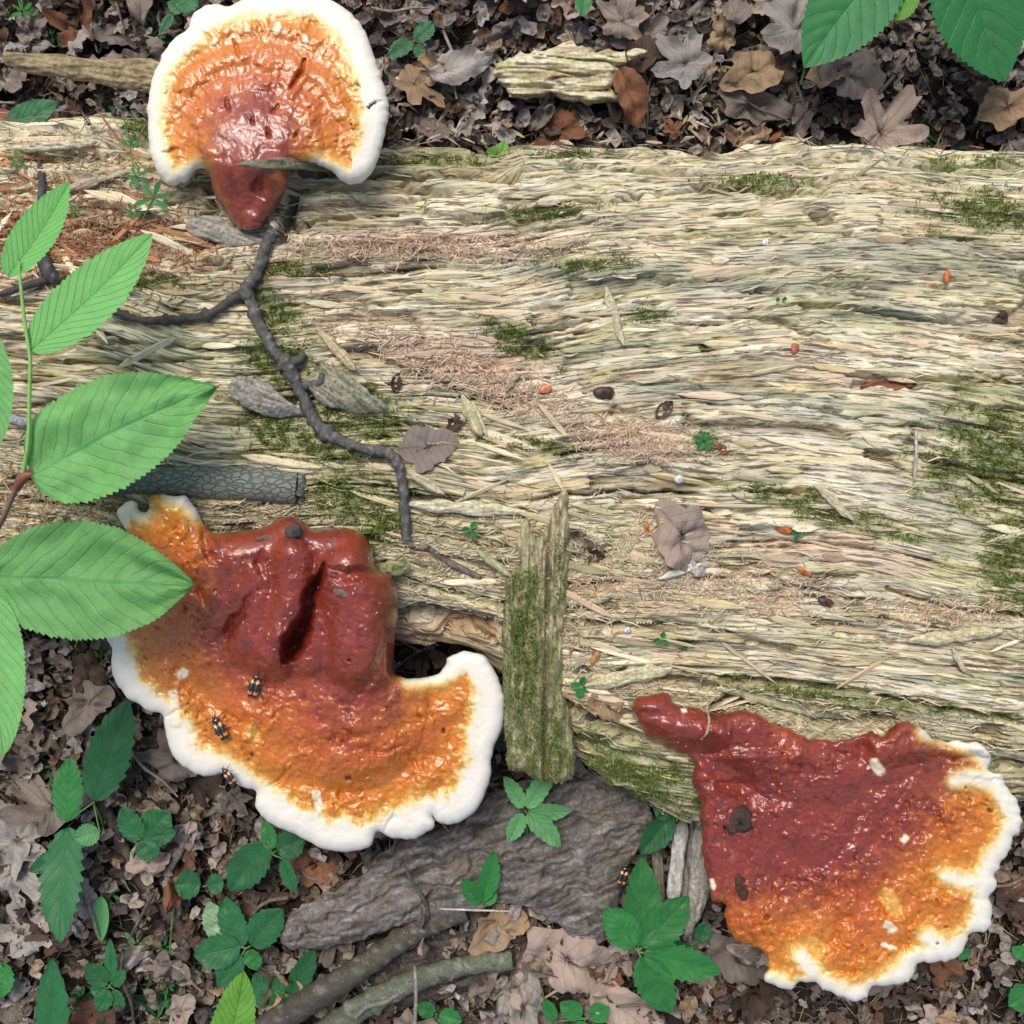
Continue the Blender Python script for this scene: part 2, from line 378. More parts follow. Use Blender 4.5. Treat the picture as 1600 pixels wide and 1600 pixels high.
for i in range(420):
    lg = i < 70; Ln = rr.uniform(200, 700) if lg else rr.uniform(20, 150); x0 = rr.uniform(0, 2300); c0 = rr.uniform(0, (v1 - v0)); dp = rr.uniform(14, 32) if lg else rr.uniform(6, 16); Wd = rr.uniform(1.2, 3.4)
    a, b_ = max(int((x0 - Ln / 2) / rx), 0), min(int((x0 + Ln / 2) / rx) + 1, RX); c, d = max(int((c0 - 12) / rv), 0), min(int((c0 + 12) / rv) + 1, RV)
    if b_ - a < 2 or d - c < 2: continue
    xx = (np.arange(a, b_) * rx - x0) / (Ln / 2); vv = (np.arange(c, d) * rv - c0)
    wd = Wd * np.clip(1 - xx * xx, 0, 1) ** .7 * (.4 + 1.2 * np.abs(pn(xx * Ln / 20, xx * 0 + i, 6))); mid = 3 * pn(xx * Ln / 90, xx * 0 + i, 7) + 1.2 * pn(xx * Ln / 12, xx * 0 + i, 8)
    q = np.abs(vv[None] - mid[:, None]) / (wd[:, None] + 0.01); R2[a:b_, c:d] -= dp * np.clip(1.3 - q, 0, 1)
def samp(A, x, v, lin=True):
    fx = np.clip((x + 1150) / rx, 0, RX - 1.01); fv = np.clip((v - v0) / rv, 0, RV - 1.01)
    i = fx.astype(int); j = fv.astype(int)
    if not lin: return A[np.round(fx).astype(int), np.round(fv).astype(int)]
    u = fx - i; w = fv - j
    return A[i, j] * (1 - u) * (1 - w) + A[i + 1, j] * u * (1 - w) + A[i, j + 1] * (1 - u) * w + A[i + 1, j + 1] * u * w
rel = samp(R, Xg, Vg); tid = samp(T, Xg, Vg, False)
sound = np.clip(ss(-.36, .06, fbm(Xg / 240, Vg / 60, 4, 33)), 0, 1)
rel2_ = samp(R2, Xg, Vg); tid2 = samp(T2, Xg, Vg, False)
rough_amt = 0.9 + 0.5 * fbm(Xg / 220, Vg / 70, 2, 31)
# smooth, hard stretches of wood (less shredded)
def blob(cx, cy_, rx_, ry_, rot=0, soft=0.45, nz=0.35, seed=0, X=None, Y=None):
    X = PX if X is None else X; Y = PY if Y is None else Y
    c, s = math.cos(rot), math.sin(rot)
    u = ((X - cx) * c + (Y - cy_) * s) / rx_; v = (-(X - cx) * s + (Y - cy_) * c) / ry_
    d = np.sqrt(u * u + v * v) + nz * fbm(X / 45, Y / 18, 4, 40 + seed)
    return 1 - ss(1 - soft, 1 + soft * 0.4, d)
smoothz = np.clip(blob(1200, 350, 480, 80, 0.02, seed=1) + blob(1400, 520, 260, 40, 0.1, seed=2) + blob(760, 540, 260, 40, 0.28, seed=3) + blob(1150, 945, 300, 34, 0.13, seed=4) + blob(1440, 840, 160, 50, 0.15, seed=5)+ blob(1000, 640, 330, 36, 0.2, seed=7) + blob(120, 640, 200, 40, 0.0, seed=8), 0, 1)
rel = 1.6 * rel * np.clip(rough_amt, 0.5, 1.7) * (1 - 0.2 * smoothz)
sound = np.clip(np.maximum(sound, smoothz) * (1 - ss(330, 250, PX) * ss(470, 420, PY)), 0, 1)
rel = rel * (1 - sound) + 1.25 * rel2_ * sound; tid = np.where(sound > .5, tid2, tid)
# cracks and hollows, drawn where the photo has them: (points, radius, depth)
HOL = [
 ([(480, 262), (560, 262), (640, 268), (720, 262), (800, 272)], 17, 26),
 ([(455, 300), (560, 290), (700, 300)], 9, 12),
 ([(620, 330), (540, 338), (480, 340)], 6, 12),
 ([(880, 250), (1000, 262), (1090, 270)], 6, 14), ([(1440, 262), (1500, 258), (1600, 262)], 6, 12),
 ([(1030, 300), (1130, 296), (1290, 300)], 7, 13),
 ([(1060, 332), (1130, 336), (1190, 335)], 3, 7), ([(1225, 372), (1250, 368), (1330, 362)], 4, 9),
 ([(1250, 478), (1310, 478), (1400, 492), (1520, 505)], 4, 10), ([(1120, 495), (1200, 500), (1300, 535)], 5, 8),
 ([(1330, 585), (1420, 590), (1600, 598)], 6, 11), ([(450, 380), (600, 385), (760, 402)], 5, 8),
 ([(560, 545), (640, 580), (800, 640)], 5, 7), ([(330, 560), (150, 565), (0, 555)], 5, 9),
 ([(0, 640), (120, 625), (260, 640)], 4, 8), ([(20, 520), (130, 530), (330, 545)], 5, 9),
 ([(640, 905), (720, 935), (790, 945)], 6, 14), ([(650, 960), (720, 985), (790, 985)], 15, 34),
 ([(900, 975), (1100, 985), (1240, 1020)], 7, 13), ([(900, 840), (940, 870), (930, 885)], 16, 24),
 ([(640, 775), (720, 790), (820, 800)], 9, 14), ([(1100, 880), (1200, 905), (1350, 940)], 5, 8),
 ([(1120, 1112), (1160, 1095), (1230, 1110), (1300, 1130), (1390, 1130)], 17, 38),
 ([(940, 765), (1040, 790), (1120, 800)], 5, 9), ([(1390, 920), (1480, 950), (1600, 965)], 5, 13),
 ([(880, 1100), (930, 1130), (990, 1150)], 13, 24), ([(900, 1050), (1040, 1060), (1130, 1080)], 9, 14),
 ([(1130, 1060), (1300, 1075), (1450, 1105), (1600, 1130)], 7, 15), ([(1350, 1180), (1450, 1190), (1600, 1200)], 8, 18),
 ([(180, 225), (250, 222), (300, 240)], 12, 16), ([(60, 245), (130, 240)], 9, 14), ([(330, 290), (330, 340)], 10, 18),
 ([(460, 300), (440, 370)], 13, 22), ([(1340, 600), (1400, 595), (1440, 600)], 9, 12)]
hol = np.zeros_like(PX)
for pts, r, dp in HOL:
    P = crom(pts, 4) if len(pts) > 2 else np.array(pts, float)
    lo, hi = P.min(0) - r * 3, P.max(0) + r * 3
    m = (PX > lo[0]) & (PX < hi[0]) & (PY > lo[1]) & (PY < hi[1])
    if not m.any(): continue
    wx = PX[m] + 6 * pn(PX[m] / 30, PY[m] / 10, 51); wy = PY[m] + 4 * pn(PX[m] / 22, PY[m] / 9, 52)
    d, _ = pdist(wx, wy, P)
    hol[m] -= 1.7 * dp * (1 - ss(0.25, 1.0, d / r))
fibre = 1.1 * pn(Xg / 60, Vg / 2.6, 61) + 0.7 * pn(Xg / 25, Vg / 4.5, 62)
ledge = -22 * ss(282, 262, PY + 5 * pn(PX / 25, PY / 9, 44)) * ss(455, 480, PX) * ss(830, 760, PX)
edgej = 5 * pn(Xg / 110, Vg / 16, 5) * ss(.55, 1.0, np.abs(cy))[None]
D = rel + hol + ledge + edgej + fibre * (1 - 0.4 * smoothz)
Xs = Xg + 0.0; Ys = Yg + NY * D; Zs = Zg + NZ * D
# colour of every sliver (albedo)
pal = np.array([(0.60, 0.51, 0.32), (0.66, 0.59, 0.42), (0.56, 0.47, 0.23), (0.60, 0.45, 0.31), (0.48, 0.44, 0.33), (0.42, 0.38, 0.19), (0.50, 0.38, 0.22), (0.33, 0.24, 0.14), (0.64, 0.53, 0.36), (0.53, 0.50, 0.30)])
pr = np.array([.19, .16, .12, .10, .08, .08, .08, .04, .08, .07])
lut = pal[np.random.default_rng(5).choice(len(pal), 32001, p=pr)] * np.random.default_rng(6).uniform(0.85, 1.12, (32001, 1))
C = lut[np.clip(tid, 0, 32000)]
C[tid == 0] = (0.20, 0.13, 0.07)
mid_tone = 0.2
C = C * (1 - mid_tone) + np.array((0.64, 0.58, 0.41)) * mid_tone
n1 = fbm(Xg / 150, Vg / 22, 4, 71); n2 = fbm(Xg / 120, Vg / 16, 4, 75); n3 = fbm(Xg / 90, Vg / 30, 4, 79); n4 = fbm(Xg / 200, Vg / 9, 4, 83)
C = mixc(C, (0.52, 0.47, 0.22), 0.45 * ss(0.05, 0.5, n1))
C = mixc(C, (0.68, 0.56, 0.44), 0.4 * ss(0.1, 0.55, n2))
C = mixc(C, (0.74, 0.69, 0.55), 0.6 * ss(0.0, 0.45, fbm(Xg / 110, Vg / 13, 4, 87)))
C = mixc(C, (0.30, 0.28, 0.12), 0.45 * ss(0.22, 0.55, n3))
C = mixc(C, (0.20, 0.15, 0.09), 0.65 * ss(0.30, 0.5, n4))
def paint(col, amt, m):
    global C; C = mixc(C, col, np.clip(amt * m, 0, 1))
pinkm = blob(720, 560, 300, 48, 0.33, seed=10) + blob(1020, 690, 130, 30, 0.1, seed=11) + blob(1230, 850, 250, 26, 0.2, seed=12)+ blob(660, 372, 260, 16, 0.0, seed=13)
paint((0.66, 0.47, 0.36), 0.65, np.clip(pinkm, 0, 1))
paint((0.60, 0.44, 0.27), 0.7, blob(1050, 940, 260, 26, 0.12, seed=14) + blob(690, 890, 100, 40, 0.05, seed=15))
paint((0.30, 0.305, 0.24), 0.8, np.clip(blob(1120, 440, 300, 26, 0.06, seed=16) + blob(1430, 400, 220, 34, 0.02, seed=17) + blob(1150, 620, 260, 18, 0.08, seed=18) + blob(900, 420, 120, 18, 0.0, seed=19), 0, 1))
paint((0.58, 0.58, 0.52), 0.6, np.clip(blob(1000, 480, 200, 10, 0.08, seed=20) + blob(1240, 640, 200, 14, 0.12, seed=21) + blob(1350, 560, 220, 10, 0.1, seed=22)+ blob(1200, 680, 140, 14, 0.12, seed=23), 0, 1))
paint((0.36, 0.13, 0.06), 0.75, np.clip(blob(110, 370, 230, 60, 0.05, seed=24) + 0.7 * blob(600, 985, 220, 24, 0.08, seed=25), 0, 1))
paint((0.20, 0.19, 0.07), 0.72, np.clip(ss(1000, 1180, PY - 0.06 * (PX - 800)) * ss(-0.5, 0.4, fbm(Xg / 160, Vg / 20, 3, 90)) + ss(285, 225, PY) * ss(420, 480, PX) * ss(950, 700, PX), 0, 1))  # olive lower side; upper-edge band: moss tone plus the cap's shade painted in
paint((0.36, 0.385, 0.19), 0.55, ss(-.05, .4, fbm(Xg / 300, Vg / 34, 3, 131)) * (.35 + .65 * ss(1000, 1450, PX)))
paint((0.31, 0.315, 0.25), 0.55, ss(.05, .4, fbm(Xg / 260, Vg / 18, 3, 137)))
paint((0.72, 0.66, 0.50), 0.5, ss(.05, .4, fbm(Xg / 240, Vg / 26, 3, 141)))
# moss film
MOSS = [(240, 205, 60, 12, 0), (620, 262, 150, 8, 0), (900, 238, 60, 6, 0),(1560, 720, 130, 95, 0.2), (1540, 330, 110, 34, 0.0), (1530, 255, 90, 12, 0.0), (430, 560, 60, 60, 0.3), (560, 640, 120, 50, 0.4), (430, 660, 70, 60, 0.3), (540, 780, 90, 45, 0.1), (500, 700, 120, 30, 0.3), (600, 820, 45, 60, 0.5),
        (850, 325, 110, 12, -0.1), (920, 410, 80, 14, 0.0), (810, 530, 80, 26, 0.4), (640, 232, 150, 10, 0.0), (1010, 490, 40, 16, 0.0), (1590, 860, 60, 120, 0.2), (1300, 800, 160, 24, 0.3), (1000, 1210, 130, 40, 0.45), (1180, 285, 90, 14, 0), (1100, 690, 30, 24, 0), (1480, 1110, 140, 10, 0.12),
        (450, 420, 60, 16, 0), (240, 440, 70, 14, 0), (800, 690, 110, 12, 0.1), (60, 960, 130, 40, 0.1), (1240, 1080, 180, 14, 0.15), (420, 480, 60, 30, 0.6)]
mossm = np.zeros_like(PX)
for i, (a, b_, c, d, r) in enumerate(MOSS): mossm = np.maximum(mossm, blob(a, b_, c, d, r, soft=0.85, nz=0.75, seed=100 + i * 3))
paint((0.17, 0.20, 0.055), 0.8, mossm)
C *= np.clip(1 + 0.16 * fbm(Xg / 30, Vg / 3.2, 3, 95), 0.6, 1.4)[..., None]
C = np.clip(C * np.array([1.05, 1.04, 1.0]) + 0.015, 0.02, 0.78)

log_o = empty('fallen_log', (0, 0, -300), 'wide decayed fallen log with pale shredded yellow wood lying across the forest floor', 'log')
LV = np.stack([Xs, Ys, Zs], -1).reshape(-1, 3)
luv = np.stack([Xg * K, Vg * K], -1).reshape(-1, 2)
LF = gridF(nx, ns)
p_ = LV[LF[0]];
mid_face = LF[(nx // 2) * (ns - 1) + ns // 2]
n_ = np.cross(LV[mid_face[1]] - LV[mid_face[0]], LV[mid_face[2]] - LV[mid_face[0]])
if n_[2] < 0: LF = LF[:, ::-1].copy()
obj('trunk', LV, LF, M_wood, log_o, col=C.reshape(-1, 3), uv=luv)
for e_, sg in ((0, -1), (nx - 1, 1)):      # broken ends, outside the picture
    ring = LV[e_ * ns:(e_ + 1) * ns:8]; ce = ring.mean(0); k_ = len(ring); R_ = [ring + (ce - ring) * t_ + np.array([sg * 40 * t_, 0, 0]) + np.c_[sg * 14 * fbm(ring[:, 1] / 30 + t_ * 5, ring[:, 2] / 30, 3, 9) * (t_ > 0), 0 * ring[:, :2]] for t_ in (0, .2, .4, .6, .8, .98)]
    EV = np.vstack(R_); obj('broken_end', EV, gridF(6, k_), M_chip, log_o, col=np.clip(np.array((0.50, 0.40, 0.24)) * (1 + .5 * fbm(EV[:, 1] / 20, EV[:, 2] / 9, 3, 8))[:, None], .05, .7))

# ------------------------------------------------------------------ ground sheet
inner = np.arange(-1320, 1321, 8.0)
outer = 1320 * 1.22 ** np.arange(1, 19)
gx = np.concatenate([-outer[::-1], inner, outer])
GX, GY = np.meshgrid(gx, gx, indexing='ij')
fade = ss(1600, 1250, np.maximum(abs(GX), abs(GY)))
GZ = -315 + (16 * fbm(GX / 170, GY / 170, 4, 200) + 6 * fbm(GX / 30, GY / 30, 3, 210)) * fade
gcol = np.array((0.045, 0.034, 0.027)) * (1 + 0.4 * fbm(GX / 60, GY / 60, 4, 220))[..., None]
g_ = obj('ground', np.stack([GX, GY, GZ], -1).reshape(-1, 3), gridF(len(gx), len(gx)), M_soil, origin=(0, 0, -315), col=np.clip(gcol, 0.01, 0.2).reshape(-1, 3))
tag(g_, kind='structure')

# ------------------------------------------------------------------ height lookup
MS = 2.5; MO = 1100
ZM = np.full((int(2 * MO / MS) + 1,) * 2, -1e9)
ui = ((LV[:, 0] + MO) / MS).astype(int); uj = ((LV[:, 1] + MO) / MS).astype(int)
ok = (ui >= 0) & (uj >= 0) & (ui < ZM.shape[0]) & (uj < ZM.shape[1])
np.maximum.at(ZM, (ui[ok], uj[ok]), LV[ok, 2])
for _ in range(2):     # fill pin holes
    P4 = np.pad(ZM, 1, constant_values=-1e9)
    nb = np.maximum.reduce([P4[:-2, 1:-1], P4[2:, 1:-1], P4[1:-1, :-2], P4[1:-1, 2:]])
    ZM = np.where((ZM < -1e8) & (nb > -1e8), nb, ZM)
GG = -315 + 16 * fbm((np.arange(ZM.shape[0]) * MS - MO)[:, None] / 170 + 0 * ZM, (np.arange(ZM.shape[1]) * MS - MO)[None] / 170 + 0 * ZM, 4, 200)
onlog = ZM > -1e8
ZM = np.maximum(ZM, GG)
def zat(X, Y):
    i = np.clip(((np.asarray(X) + MO) / MS).astype(int), 0, ZM.shape[0] - 1); j = np.clip(((np.asarray(Y) + MO) / MS).astype(int), 0, ZM.shape[1] - 1)
    return ZM[i, j]
ZB = ZM.copy()
for _ in range(5):
    P4 = np.pad(ZB, 1, mode='edge'); ZB = (P4[:-2, 1:-1] + P4[2:, 1:-1] + P4[1:-1, :-2] + P4[1:-1, 2:] + ZB) / 5
def zsm(X, Y):
    i = np.clip(((np.asarray(X) + MO) / MS).astype(int), 0, ZM.shape[0] - 1); j = np.clip(((np.asarray(Y) + MO) / MS).astype(int), 0, ZM.shape[1] - 1)
    return ZB[i, j]
def zray(px, py, f=None):
    f = f or zsm
    px = np.asarray(px, float); py = np.asarray(py, float); z = np.full(px.shape, 20.0)
    # march down the ray until it meets the surface
    hit = np.zeros(px.shape, bool)
    for k in range(100):
        X, Y, _ = toW(px, py, z); h = f(X, Y); hit |= (z <= h)
        z = np.where(hit, z, z - 4.0)
    X, Y, _ = toW(px, py, z); return np.maximum(f(X, Y), z - 4)
def normal_at(X, Y, e=12):
    zx = (zsm(X + e, Y) - zsm(X - e, Y)) / (2 * e); zy = (zsm(X, Y + e) - zsm(X, Y - e)) / (2 * e)
    n = np.stack([-zx, -zy, np.ones_like(zx)], -1); return n / np.linalg.norm(n, axis=-1, keepdims=True)

# ------------------------------------------------------------------ splinters of the log (parts) and the rest (stuff)
def splinter_shape(seed, seg=7):
    r = np.random.default_rng(seed); t = np.linspace(0, 1, seg)
    w = np.clip(np.minimum(t / r.uniform(.1, .4), (1 - t) / r.uniform(.15, .5)), 0.06, 1) ** 0.7 * r.uniform(0.8, 1.1, seg)
    y = 0.35 * np.cumsum(r.normal(0, .4, seg)) / seg; z = 0.5 * (t - .5) ** 2 * r.uniform(-1, 2)
    V = []
    for i in range(seg):
        for s, h in ((-1, 0), (-.55, .8), (.5, 1), (1, .1), (0.2, -.6)):
            V.append(((t[i] - .5), (y[i] + .5 * s * w[i]), z[i] * .3 + 0.5 * h * (0.5 + .5 * w[i]) + r.normal(0, .08)))
    F = gridF(seg, 5, True).tolist(); F.append([0, 1, 2, 3, 4]); F.append([5 * seg - 1 - k for k in range(5)])
    return np.array(V), F
SPL = [splinter_shape(300 + i) for i in range(10)]
spal = [(0.60, 0.52, 0.33), (0.66, 0.58, 0.42), (0.55, 0.47, 0.26), (0.60, 0.46, 0.32), (0.46, 0.42, 0.28), (0.40, 0.20, 0.10), (0.36, 0.33, 0.18), (0.42, 0.31, 0.20)]
SM_ = {}
def splinter_mesh(v, c, L, W, H):
    key = (v, c, round(math.log(L) * 3), round(W / 4), round(H / 2))
    if key not in SM_:
        V = SPL[v][0] * np.array([L, W, H]); SM_[key] = mkmesh('splinter', V, SPL[v][1], M_splint, col=np.array(spal[c]), smooth=False)
    return SM_[key]
def place(o, X, Y, Z, ang, n, roll=0, pitch=0):
    n = Vector(n).normalized(); t = Vector((math.cos(ang), math.sin(ang), 0)); t = (t - n * t.dot(n)).normalized(); b = n.cross(t)
    Mx = Matrix((t, b, n)).transposed().to_4x4() @ Matrix.Rotation(pitch, 4, 'Y') @ Matrix.Rotation(roll, 4, 'X')
    Mx.translation = Vector((X * K, Y * K, Z * K)); return Mx
def grain_ang(px, py):
    return -(np.interp(px, [0, 450, 520, 900, 1000, 1600], [0.0, 0.1, .28, .26, .16, .17]) * ss(430, 720, py)) + 0.03
def in_log(px, py, m=14):
    return (py > np.interp(px, up_px[:, 0], up_px[:, 1]) + m) and (py < np.interp(px, lo_px[:, 0], lo_px[:, 1]) - m)
r3 = np.random.default_rng(77); cnt = 0
linv = Matrix.Translation(Vector((0, 0, 300 * K)))
while cnt < 296:
    z = r3.random()
    if z < 0.2: px, py = r3.uniform(-20, 330), r3.uniform(200, 440)
    elif z < 0.36: px, py = r3.uniform(620, 1250), r3.uniform(720, 1130)
    else: px, py = r3.uniform(-20, 1620), r3.uniform(240, 1200)
    if not in_log(px, py): continue
    L = r3.uniform(30, 130); Wd = r3.uniform(5, 15); H = r3.uniform(3, 7)
    red = px < 330 and py < 440
    ci = int(r3.choice([0, 1, 2, 3, 4, 6, 7], p=[.25, .2, .15, .15, .1, .08, .07])) if not (red and r3.random() < .45) else 5
    zz = float(zray(px, py)); X, Y, _ = toW(px, py, zz); nn = normal_at(np.array(X), np.array(Y))
    a = grain_ang(px, py) + r3.normal(0, 0.10 if not red else 0.5)
    if r3.random() < 0.10: a += r3.uniform(-1, 1)
    o = bpy.data.objects.new('splinter', splinter_mesh(int(r3.integers(10)), ci, L, Wd, H)); COL.objects.link(o)
    o.parent = log_o; o.matrix_local = linv @ place(o, X, Y, zz + 1.5, a, nn, r3.normal(0, .25), r3.normal(0, .06)); cnt += 1
def scatter_strips(N_, fpos, Lr, Wr, pal_, angf, lift, rseed, curl=0.3, zoff=0.5, onlogonly=True):
    """many thin slivers as one mesh: each a bent, four-sided sliver with thickness"""
    r = np.random.default_rng(rseed); px, py = fpos(r, N_)
    kk = (py > np.interp(px, up_px[:, 0], up_px[:, 1]) + 3) & (py < np.interp(px, lo_px[:, 0], lo_px[:, 1]) - 3) | (not onlogonly)
    px, py = px[kk], py[kk]
    Z = zray(px, py, zat); X, Y, _ = toW(px, py, Z); n = len(px)
    L = r.uniform(*Lr, n) * r.uniform(.5, 1, n); Wd = r.uniform(*Wr, n); a = angf(px, py, r)
    nn = normal_at(X, Y); t = np.stack([np.cos(a), np.sin(a), r.normal(0, lift, n)], -1)
    t -= nn * (t * nn).sum(-1, keepdims=True) * (1 - lift); t /= np.linalg.norm(t, axis=-1, keepdims=True)
    b = np.cross(nn, t); b /= np.linalg.norm(b, axis=-1, keepdims=True)
    P = np.stack([X, Y, Z + zoff], -1)
    V = []; cs = r.normal(0, curl, n)[:, None]
    for k, (s, w) in enumerate(((-.5, .35), (0, 1), (.5, .2))):
        base = P + t * (s * L)[:, None] + b * (cs * (s * s) * L[:, None]) + nn * (np.abs(s) * r.uniform(0, 3, n))[:, None]
        V += [base - b * (w * Wd / 2)[:, None], base + b * (w * Wd / 2)[:, None], base + nn * (Wd * .5 * w + .3)[:, None]]
    V = np.stack(V, 1).reshape(-1, 3)
    f = []
    for k in range(2):
        o = 3 * k
        f += [(o, o + 3, o + 5, o + 2), (o + 2, o + 5, o + 4, o + 1)]
    f = np.array(f); F = (np.arange(n)[:, None, None] * 9 + f[None]).reshape(-1, 4)
    pc = np.array(pal_)[r.integers(0, len(pal_), n)] * r.uniform(.7, 1.2, (n, 1))
    return V, F, np.repeat(pc, 9, 0)
def pos_log(r, n):
    px = r.uniform(-40, 1640, n * 2); py = r.uniform(215, 1260, n * 2)
    k = (py > np.interp(px, up_px[:, 0], up_px[:, 1]) + 4) & (py < np.interp(px, lo_px[:, 0], lo_px[:, 1]) - 4)
    return px[k][:n], py[k][:n]
ga = lambda px, py, r: grain_ang(px, py) + r.normal(0, .14, len(px))
wpal = [spal[0], spal[1], spal[2], spal[3], spal[4], spal[6], (0.30, 0.24, 0.15)]
parts = [scatter_strips(2600, pos_log, (12, 60), (1.2, 4.5), wpal, ga, 0.03, 500)]
def zone(cx, cy_, sx, sy, rot=0.0):
    def f(r, n):
        a = r.normal(0, 1, n); b = r.normal(0, 1, n); c, s = math.cos(rot), math.sin(rot)
        return cx + a * sx * c - b * sy * s, cy_ + a * sx * s + b * sy * c
    return f
ra = lambda px, py, r: r.uniform(0, 6.28, len(px))
rb = lambda px, py, r: r.normal(0, .7, len(px))
pinkp = [(0.62, 0.45, 0.33), (0.66, 0.50, 0.38), (0.55, 0.42, 0.28)]
redp = [(0.36, 0.14, 0.06), (0.45, 0.22, 0.12), (0.30, 0.12, 0.06), (0.55, 0.40, 0.26)]
for k, (cx, cy_, sx, sy, rot, nn_, pp) in enumerate([(740, 590, 110, 22, .35, 1400, pinkp), (1010, 690, 50, 16, .1, 900, pinkp), (700, 880, 60, 40, 0, 900, wpal), (960, 880, 120, 40, .2, 1500, wpal + pinkp),
        (900, 1000, 25, 60, 0, 500, redp + wpal), (110, 375, 130, 40, 0.05, 2600, redp), (120, 260, 130, 35, 0, 900, redp + wpal), (1090, 1090, 160, 18, .1, 700, wpal), (1180, 920, 90, 26, .2, 700, pinkp),
        (650, 390, 150, 12, 0, 800, pinkp), (60, 780, 100, 40, 0, 1400, wpal + redp), (400, 800, 60, 20, 0, 600, wpal), (1320, 1130, 90, 12, .1, 500, wpal), (1500, 960, 70, 14, .1, 400, pinkp)]):
    parts.append(scatter_strips(nn_, zone(cx, cy_, sx, sy, rot), (6, 26), (0.9, 3.0), pp, ra if pp is not wpal else rb, 0.25, 510 + k, zoff=2))
V, F, Cc = join(parts)
o = obj('shredded_fibres', V, F, M_chip, log_o, col=Cc, smooth=False); tag(o, kind='stuff')

# moss tufts on the log
def moss_mesh(P, nn, r, hl=(4, 11), wd=1.7, cols=((0.15, 0.22, 0.045), (0.22, 0.30, 0.06), (0.09, 0.14, 0.03), (0.27, 0.30, 0.09))):
    n = len(P); t = nn + r.normal(0, .75, (n, 3)); t /= np.linalg.norm(t, axis=-1, keepdims=True)
    h = r.uniform(*hl, n)[:, None]; s = np.cross(t, r.normal(0, 1, (n, 3))); s /= np.linalg.norm(s, axis=-1, keepdims=True)
    V = np.stack([P - s * wd / 2 - nn, P + s * wd / 2 - nn, P + t * h * .6 + s * wd * .4, P + t * h + r.normal(0, 1, (n, 3))], 1).reshape(-1, 3)
    F = (np.arange(n)[:, None] * 4 + np.array([0, 1, 2, 3])[None])
    c = np.array(cols)[r.integers(0, len(cols), n)] * r.uniform(.6, 1.3, (n, 1))
    return V, F, np.repeat(c, 4, 0)
r4 = np.random.default_rng(90)
fl = mossm.ravel() ** 1.5 * ss(-0.35, 0.35, fbm(Xg / 14, Yg / 9, 3, 97)).ravel()
pick = r4.choice(len(fl), 100000, p=fl / fl.sum())
P = LV[pick] + r4.normal(0, 1.5, (len(pick), 3)); nn = np.stack([0 * NY.ravel(), NY.ravel(), NZ.ravel()], -1)[pick]
V, F, Cc = moss_mesh(P, nn, r4, (3, 8), 1.6)
tag(obj('moss', V, F, M_moss, log_o, col=Cc, smooth=False), kind='stuff')
# ------------------------------------------------------------------ bracket fungi
def cap_material():
    m, nt, b = newmat('lacquered_fungus'); L = nt.links.new
    at = nt.nodes.new('ShaderNodeAttribute'); at.attribute_name = 'Col'
    tc = nt.nodes.new('ShaderNodeTexCoord')
    nz = N(nt, 'ShaderNodeTexNoise', Scale=420, Detail=5, Roughness=0.6); L(tc.outputs['Object'], nz.inputs['Vector'])
    mr = nt.nodes.new('ShaderNodeMapRange'); mr.inputs[1].default_value = .3; mr.inputs[2].default_value = .7; mr.inputs[3].default_value = .82; mr.inputs[4].default_value = 1.18
    L(nz.outputs[0], mr.inputs[0])
    sc = nt.nodes.new('ShaderNodeVectorMath'); sc.operation = 'SCALE'; L(at.outputs['Color'], sc.inputs[0]); L(mr.outputs[0], sc.inputs['Scale'])
    L(sc.outputs[0], b.inputs['Base Color'])
    sp = nt.nodes.new('ShaderNodeSeparateColor'); L(at.outputs['Color'], sp.inputs[0])
    for a_, b_, k_ in ((.80, .975, 3), (1.20, 1.025, 4)):
        q_ = nt.nodes.new('ShaderNodeMapRange'); q_.inputs[1].default_value = .08; q_.inputs[2].default_value = .4; q_.inputs[3].default_value = a_; q_.inputs[4].default_value = b_; L(sp.outputs[2], q_.inputs[0]); L(q_.outputs[0], mr.inputs[k_])
    # the pale margin (blue channel high) is matt, the coloured crust is lacquered
    g = nt.nodes.new('ShaderNodeMapRange'); g.inputs[1].default_value = 0.08; g.inputs[2].default_value = 0.35; g.inputs[3].default_value = 0.24; g.inputs[4].default_value = 0.6
    L(sp.outputs[2], g.inputs[0]); L(g.outputs[0], b.inputs['Roughness'])
    g2 = nt.nodes.new('ShaderNodeMapRange'); g2.inputs[1].default_value = 0.08; g2.inputs[2].default_value = 0.3; g2.inputs[3].default_value = 0.75; g2.inputs[4].default_value = 0.0
    L(sp.outputs[2], g2.inputs[0]); L(g2.outputs[0], b.inputs['Coat Weight']); b.inputs['Coat Roughness'].default_value = 0.26; b.inputs['Coat IOR'].default_value = 1.55
    b.inputs['Specular IOR Level'].default_value = 0.35
    n2 = N(nt, 'ShaderNodeTexNoise', Scale=210, Detail=4, Roughness=0.6); n2.inputs['Distortion'].default_value = 0.8; L(tc.outputs['Object'], n2.inputs['Vector'])
    g3 = nt.nodes.new('ShaderNodeMapRange'); g3.inputs[1].default_value = 0.08; g3.inputs[2].default_value = 0.4; g3.inputs[3].default_value = 0.0005; g3.inputs[4].default_value = 0.00003
    L(sp.outputs[2], g3.inputs[0])
    bp = nt.nodes.new('ShaderNodeBump'); L(g3.outputs[0], bp.inputs['Distance']); L(n2.outputs[0], bp.inputs['Height'])
    L(bp.outputs[0], b.inputs['Normal']); L(bp.outputs[0], b.inputs['Coat Normal'])
    return m
M_cap = cap_material()
def cvec(x, y, *st):
    """piecewise colour ramp"""
    xs_ = [s[0] for s in st]; return np.stack([np.interp(x, xs_, [s[1][k] for s in st]) for k in range(3)], -1)
